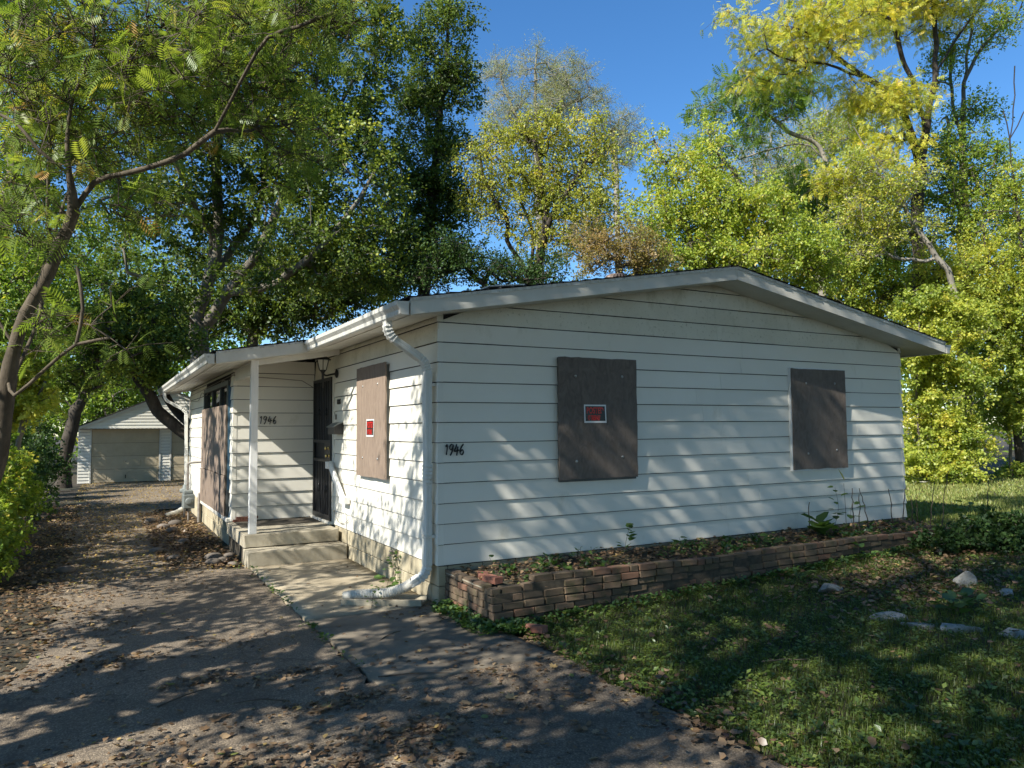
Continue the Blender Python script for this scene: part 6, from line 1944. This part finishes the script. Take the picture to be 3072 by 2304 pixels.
# brown leaves in drifts over the asphalt
pts = []
for (cx, cyy, sx_, sy_, n) in [(-1.9, -3.05, 0.40, 0.12, 620), (-2.5, -2.75, 0.35, 0.15, 420), (-1.35, -2.75, 0.22, 0.10, 300), (-1.55, -2.1, 0.22, 0.09, 260), (-2.9, -2.4, 0.35, 0.25, 420), (-2.3, -1.2, 0.16, 0.06, 110), (-1.75, -1.35, 0.14, 0.05, 90), (-2.9, -0.4, 0.2, 0.12, 140), (-1.1, -1.5, 0.5, 0.12, 120), (-2.0, -0.4, 0.35, 0.2, 120), (-2.9, 0.8, 0.3, 0.4, 170),
                               (-0.55, -2.75, 0.45, 0.12, 120), (-0.45, -1.95, 0.12, 0.28, 120), (-0.3, -2.5, 0.2, 0.2, 60), (-3.3, 2.0, 0.35, 1.5, 700), (-3.4, 5.5, 0.4, 2.5, 1500), (-3.3, 10, 0.6, 3.0, 2200), (-2.2, 2.2, 0.5, 0.4, 130), (-0.15, -0.35, 0.25, 0.25, 150), (0.0, -3.6, 0.2, 0.5, 90), (-2.0, -3.4, 0.8, 0.1, 200)]:
    pts.append(np.stack([g_.normal(cx, sx_, n), g_.normal(cyy, sy_, n)], 1))
pts.append(np.stack([g_.uniform(-3.5, 0.1, 480), g_.uniform(-4.5, 3.0, 480)], 1))
litter('drive_leaves', np.vstack(pts), (0.018, 0.056), M['litter'], 21, 'brown and tan dry leaves drifted across the driveway', 0.45, 0.22)
# litter on the shaded left verge and in the border by the foundation
pts = [np.stack([g_.uniform(-5.2, -3.3, 3600), g_.uniform(-1.0, 14, 3600)], 1), np.stack([g_.uniform(-2.25, -1.32, 3400), g_.uniform(3.3, 10.8, 3400)], 1)]
litter('verge_leaves', np.vstack(pts), (0.03, 0.075), M['litter'], 22, 'dark brown leaf litter along the driveway verge and foundation border', 0.36, 0.2, 0.03)
# small yellow leaves before the garage
pts = [np.stack([g_.uniform(-3.6, 1.0, 7000), 12 + 14 * g_.random(7000) ** 0.8], 1), np.stack([g_.normal(-2.6, 0.7, 5200), g_.uniform(3.0, 14, 5200)], 1)]
litter('yellow_leaves', np.vstack(pts), (0.022, 0.05), M['litter_yellow'], 23, 'small yellow leaves carpeting the far driveway before the garage', 0.5, 0.25)
# leaves in the planter and on the lawn
q = np.stack([g_.uniform(0.2, 7.3, 2400), g_.uniform(-0.90, -0.02, 2400)], 1)
q = np.column_stack([q, -0.105 + 0.05 * (q[:, 1] + 0.93) + 0.035 * np.minimum(1, q[:, 0] / 2) + g_.uniform(0, 0.03, 2400)])
litter('planter_leaves', q, (0.03, 0.07), M['litter'], 24, 'crisp brown leaves covering the planter soil', 0.45, 0.22)
P = lawn_points(1100, 0.1, 9.0, -7.5, -1.0, 25, 4)[:, :2]
P2 = np.vstack([np.stack([g_.normal(5.0, 1.2, 1500), g_.normal(-1.75, 0.4, 1500)], 1), np.stack([g_.normal(4.3, 0.6, 900), g_.normal(-2.3, 0.35, 900)], 1)])
P3 = np.stack([g_.normal(0.22, 0.16, 420), g_.uniform(-5.0, -1.4, 420)], 1)
q = np.vstack([P, P2, P3])
q = np.column_stack([q, gz(q[:, 0], q[:, 1]) + g_.uniform(0.0, 0.035, len(q))])
litter('lawn_leaves', q, (0.03, 0.07), M['litter'], 26, 'scattered brown leaves caught in the lawn', 0.42, 0.2)

# the largest leaves in the foreground, one by one
def lobed(seed):
    rr = random.Random(seed)
    V = [(0, 0.45, 0.0)]
    n = 14
    for i in range(n):
        a = -math.pi / 2 + 2 * math.pi * i / n
        r_ = (0.52 if i % 2 == 0 else 0.30) * rr.uniform(0.8, 1.15)
        V.append((r_ * math.cos(a), 0.45 + r_ * math.sin(a), rr.uniform(-0.02, 0.10) + 0.55 * (r_ * math.cos(a)) ** 2))
    F = [(0, 1 + i, 1 + (i + 1) % n) for i in range(n)]
    me = mesh_np('fallen_leaf', V, F, M['litter'], np.full(len(V), rr.uniform(0.35, 0.85)))
    return me


LM = [lobed(s) for s in range(8)]
for i in range(70):
    x, y = rnd.gauss(-1.9, 0.75), rnd.gauss(-2.75, 0.45)
    if i > 55:
        x, y = rnd.uniform(-1.2, 0.1), rnd.uniform(-3.6, -1.2)
    link('fallen_leaf', LM[i % 8], None, (x, y, float(gz(x, y)) + 0.012), (rnd.uniform(-0.3, 0.3), rnd.uniform(-0.3, 0.3), rnd.uniform(0, 6.28)), rnd.uniform(0.045, 0.095), label='large curled dry leaf lying on the foreground asphalt', cat='leaf', group='large dry leaves on the foreground asphalt')

TW = [((-1.85, -1.9), (-0.9, 0.35), 0.35, 'thin forked twig lying across the leaf-strewn asphalt'), ((-1.2, -1.75), (0.5, -0.2), 0.5, 'long bent twig on the shaded asphalt near the walkway'), ((-0.9, -0.9), (0.4, 0.3), 0.3, 'short stick on the walkway joint'), ((-2.6, -1.6), (0.7, 0.4), 0.4, 'crooked twig at the left of the foreground asphalt'), ((0.05, -3.2), (0.2, -0.5), 0.28, 'small stick at the edge of the lawn in the foreground'), ((1.2, -3.0), (0.7, -0.3), 0.35, 'bare stick lying in the shaded lawn')]
for (x, y), (dx, dy), L_, lab in TW:
    n_ = math.hypot(dx, dy)
    pts = [(x + dx / n_ * L_ * t + rnd.uniform(-0.012, 0.012), y + dy / n_ * L_ * t + rnd.uniform(-0.012, 0.012), float(gz(x, y)) + 0.012 + 0.012 * math.sin(3 * t) + (0.03 if x > 0.3 else 0)) for t in (0, 0.25, 0.5, 0.75, 1)]
    tube('fallen_twig', pts, np.linspace(0.006, 0.0025, 5), M['twig'], None, 5, label=lab, cat='twig', group='fallen twigs')

# ------------------------------------------------------------------ plants in and near the planter
def leaf_me(temp, mat, tint):
    return mesh_np('leaf', temp[0], temp[1], mat, np.full(len(temp[0]), tint))


HEART = T_([(0, 0, 0), (0.26, -0.10, 0.04), (0.46, 0.12, 0.08), (0.40, 0.48, 0.06), (0, 1, -0.08), (-0.40, 0.48, 0.06), (-0.46, 0.12, 0.08), (-0.26, -0.10, 0.04), (0, 0.4, -0.03)], [(8, i, (i + 1) % 8) for i in range(8)])
JAG = T_([(0, 0, 0), (0.10, 0.15, 0.02), (0.05, 0.28, 0), (0.17, 0.42, 0.03), (0.07, 0.52, 0), (0.16, 0.70, 0.02), (0, 1, -0.08), (-0.16, 0.70, 0.02), (-0.07, 0.52, 0), (-0.17, 0.42, 0.03), (-0.05, 0.28, 0), (-0.10, 0.15, 0.02), (0, 0.5, -0.03)], [(12, i, (i + 1) % 12) for i in range(12)])
LFM = {('heart', k): leaf_me(HEART, M['plant'], v) for k, v in (('a', 0.25), ('b', 0.45), ('c', 0.62), ('y', 1.0))}
LFM.update({('jag', k): leaf_me(JAG, M['plant'], v) for k, v in (('a', 0.35), ('b', 0.55), ('c', 0.65), ('y', 0.9))})
LFM.update({('round', k): leaf_me(ROUND, M['plant'], v) for k, v in (('a', 0.2), ('b', 0.4), ('c', 0.6), ('y', 0.9))})


def soil_z(x, y):
    return -0.125 + 0.05 * (y + 0.93) + 0.035 * min(1, x / 2) if 0.16 < x < 7.4 and -0.93 < y < 0 else float(gz(x, y))


def plant(name, label, x, y, h, n, size, kind, spread=0.5, cat='plant', group=None, tones='abc', stem_r=0.003, bend=0.3):
    z = soil_z(x, y)
    t = thing(name, label, cat, (x, y, z), group)
    a = rnd.uniform(0, 6.28)
    top = Vector((x + bend * h * math.cos(a), y + bend * h * math.sin(a), z + h))
    mid_ = Vector((x + 0.15 * h * math.cos(a), y + 0.15 * h * math.sin(a), z + h * 0.55))
    P = smooth_path([(x, y, z - 0.01), mid_, top], 5)
    tube('stem', P, np.linspace(stem_r, stem_r * 0.5, len(P)), M['bark_mimosa'] if stem_r > 0.004 else M['twig'], t, 5)
    for i in range(n):
        q = P[min(len(P) - 1, int((0.15 + 0.85 * (i + 1) / n) * (len(P) - 1)))]
        az = rnd.uniform(0, 6.28)
        link('leaf', LFM[(kind, rnd.choice(tones))], t, Vector(q) + Vector((math.cos(az), math.sin(az), 0)) * spread * size * rnd.uniform(0.2, 0.9), (rnd.uniform(-0.1, 0.6), rnd.uniform(-0.4, 0.4), az - math.pi / 2), size * rnd.uniform(0.7, 1.2))
    return t


G_P = 'weeds growing in the planter'
plant('vine_seedling', 'arching seedling with two small leaves at the planter corner', 0.50, -0.25, 0.16, 3, 0.05, 'heart', group=G_P)
plant('leafy_weed', 'clump of round leaves behind the pale loose brick', 0.85, -0.55, 0.16, 16, 0.06, 'heart', 1.6, group=G_P)
plant('leafy_weed', 'low spreading clump left of the prickly upright weed', 1.05, -0.70, 0.12, 14, 0.055, 'heart', 1.6, group=G_P)
plant('prickly_weed', 'upright prickly pale weed standing at the planter front', 1.33, -0.72, 0.26, 12, 0.10, 'jag', 0.2, group=G_P, bend=0.05, tones='bc')
plant('prickly_weed', 'second upright prickly weed a little behind', 1.42, -0.42, 0.20, 9, 0.09, 'jag', 0.2, group=G_P, bend=0.08)
plant('leafy_weed', 'tall stem with rounded leaves against the siding', 2.05, -0.30, 0.34, 11, 0.085, 'heart', 0.8, group=G_P)
plant('prickly_weed', 'bushy jagged weed right of the tall rounded one', 2.35, -0.66, 0.16, 12, 0.10, 'jag', 0.5, group=G_P)
plant('leafy_weed', 'single pair of heart leaves on a thin stalk', 2.75, -0.50, 0.20, 3, 0.10, 'heart', 0.5, group=G_P)
plant('leafy_weed', 'small lit weed beside the heart-leaved stalk', 2.95, -0.60, 0.12, 7, 0.06, 'jag', 0.6, group=G_P)
plant('leafy_weed', 'weed with two upright oval leaves mid planter', 4.05, -0.55, 0.14, 4, 0.13, 'round', 0.2, group=G_P, bend=0.05)
plant('leafy_weed', 'feathery dark weed in mid planter shade', 3.55, -0.50, 0.16, 12, 0.07, 'jag', 0.7, group=G_P, tones='aa')
plant('leafy_weed', 'low lit weed behind the raised cap bricks', 4.55, -0.70, 0.10, 8, 0.07, 'heart', 0.9, group=G_P)
plant('lily_plant', 'arching strap-leaved plant left of the cut canes', 5.15, -0.45, 0.20, 14, 0.26, 'round', 0.1, group=G_P, tones='ab')
plant('sapling', 'leafy sapling among the cut canes with dark oval leaves', 5.35, -0.38, 0.62, 10, 0.10, 'round', 0.8, group=G_P, bend=0.1, tones='ab')
plant('sapling', 'sapling with bright drooping leaves near the canes', 5.70, -0.45, 0.42, 9, 0.13, 'round', 0.7, group=G_P, bend=0.05, tones='bc')
yp = thing('yellow_leaf_stalk', 'thin stalk holding one yellow heart-shaped leaf by the siding', 'plant', (5.62, -0.40, -0.08))
tube('stem', [(5.62, -0.40, -0.09), (5.60, -0.41, 0.3), (5.57, -0.42, 0.60)], [0.004, 0.003, 0.002], M['twig'], yp, 5)
link('leaf', LFM[('heart', 'y')], yp, (5.55, -0.43, 0.66), (1.2, 0.2, 0.5), 0.15)
CANES = [(5.10, -0.25, 0.50, 0.01, 0.00), (5.72, -0.42, 0.70, 0.03, 0.01), (5.88, -0.40, 0.60, 0.02, 0.0), (6.10, -0.38, 0.68, -0.14, 0.02), (6.75, -0.30, 0.62, -0.08, 0.0), (6.92, -0.32, 0.66, 0.16, 0.02), (7.22, -0.28, 0.46, -0.02, 0.0), (7.30, -0.30, 0.40, 0.0, 0.0), (7.52, -0.35, 0.80, 0.22, 0.05), (7.66, -0.42, 0.98, 0.34, 0.05), (8.5, -0.6, 0.80, 0.3, 0.1)]
ORD = ['eleventh', 'tenth', 'ninth', 'eighth', 'seventh', 'sixth', 'fifth', 'fourth', 'third', 'second', 'first']
for (x, y, h, lx, ly), od in zip(CANES, ORD):
    z = soil_z(x, y)
    P = smooth_path([(x, y, z - 0.02), (x + lx * 0.4, y + ly * 0.4, z + h * 0.5), (x + lx, y + ly, z + h * 0.85)], 4)
    P[1:-1] += RNG.normal(0, 0.006, (len(P) - 2, 3))
    tube('cut_cane', P, np.linspace(0.008, 0.005, len(P)), M['twig'], None, 6, label='bare dark cut cane standing by the planter, %s from the right' % od, cat='cane', group='bare cut canes')

plant('broadleaf_plant', 'low plant with big dark rounded leaves behind the stone edging', 3.62, -2.98, 0.15, 22, 0.115, 'round', 1.5, tones='aab')
plant('grass_weed', 'wispy lit weed growing over the flexible drain pipe', -0.62, 0.18, 0.22, 26, 0.032, 'round', 2.6, tones='bcc', bend=0.5)
plant('grass_weed', 'leafy green weed behind the flexible drain pipe', -0.28, 0.75, 0.20, 16, 0.09, 'round', 1.2, tones='bc')
plant('creeper', 'dark creeper climbing the foundation to the hose tap', -0.02, 1.12, 0.40, 34, 0.05, 'round', 1.8, tones='aab', bend=0.02, stem_r=0.005)
plant('dry_stalk', 'dry seed stalk rising above the hose tap', -0.03, 1.05, 0.72, 8, 0.02, 'round', 1.5, tones='ay', bend=0.02)
plant('leafy_weed', 'small bright weed beside the splash block', -0.05, -0.12, 0.10, 9, 0.075, 'round', 0.8, tones='bc')
plant('leafy_weed', 'grassy tuft at the corner of the lower step', -1.38, 3.15, 0.07, 9, 0.06, 'jag', 0.8, tones='bc')
plant('leafy_weed', 'weed climbing up the planter bricks near the right end', 4.95, -1.05, 0.24, 11, 0.075, 'heart', 0.9, tones='ab')
plant('leafy_weed', 'pale green leafy shoot at the planter right end', 7.35, -0.95, 0.45, 9, 0.12, 'round', 0.9, tones='bc')
plant('leafy_weed', 'lit rosette of jagged leaves on the lawn before the planter', 3.55, -1.35, 0.10, 14, 0.11, 'jag', 0.8, tones='bc')
plant('leafy_weed', 'tall grassy weed beside the limestone chunk', 3.95, -1.65, 0.24, 9, 0.14, 'jag', 0.3, tones='bc')
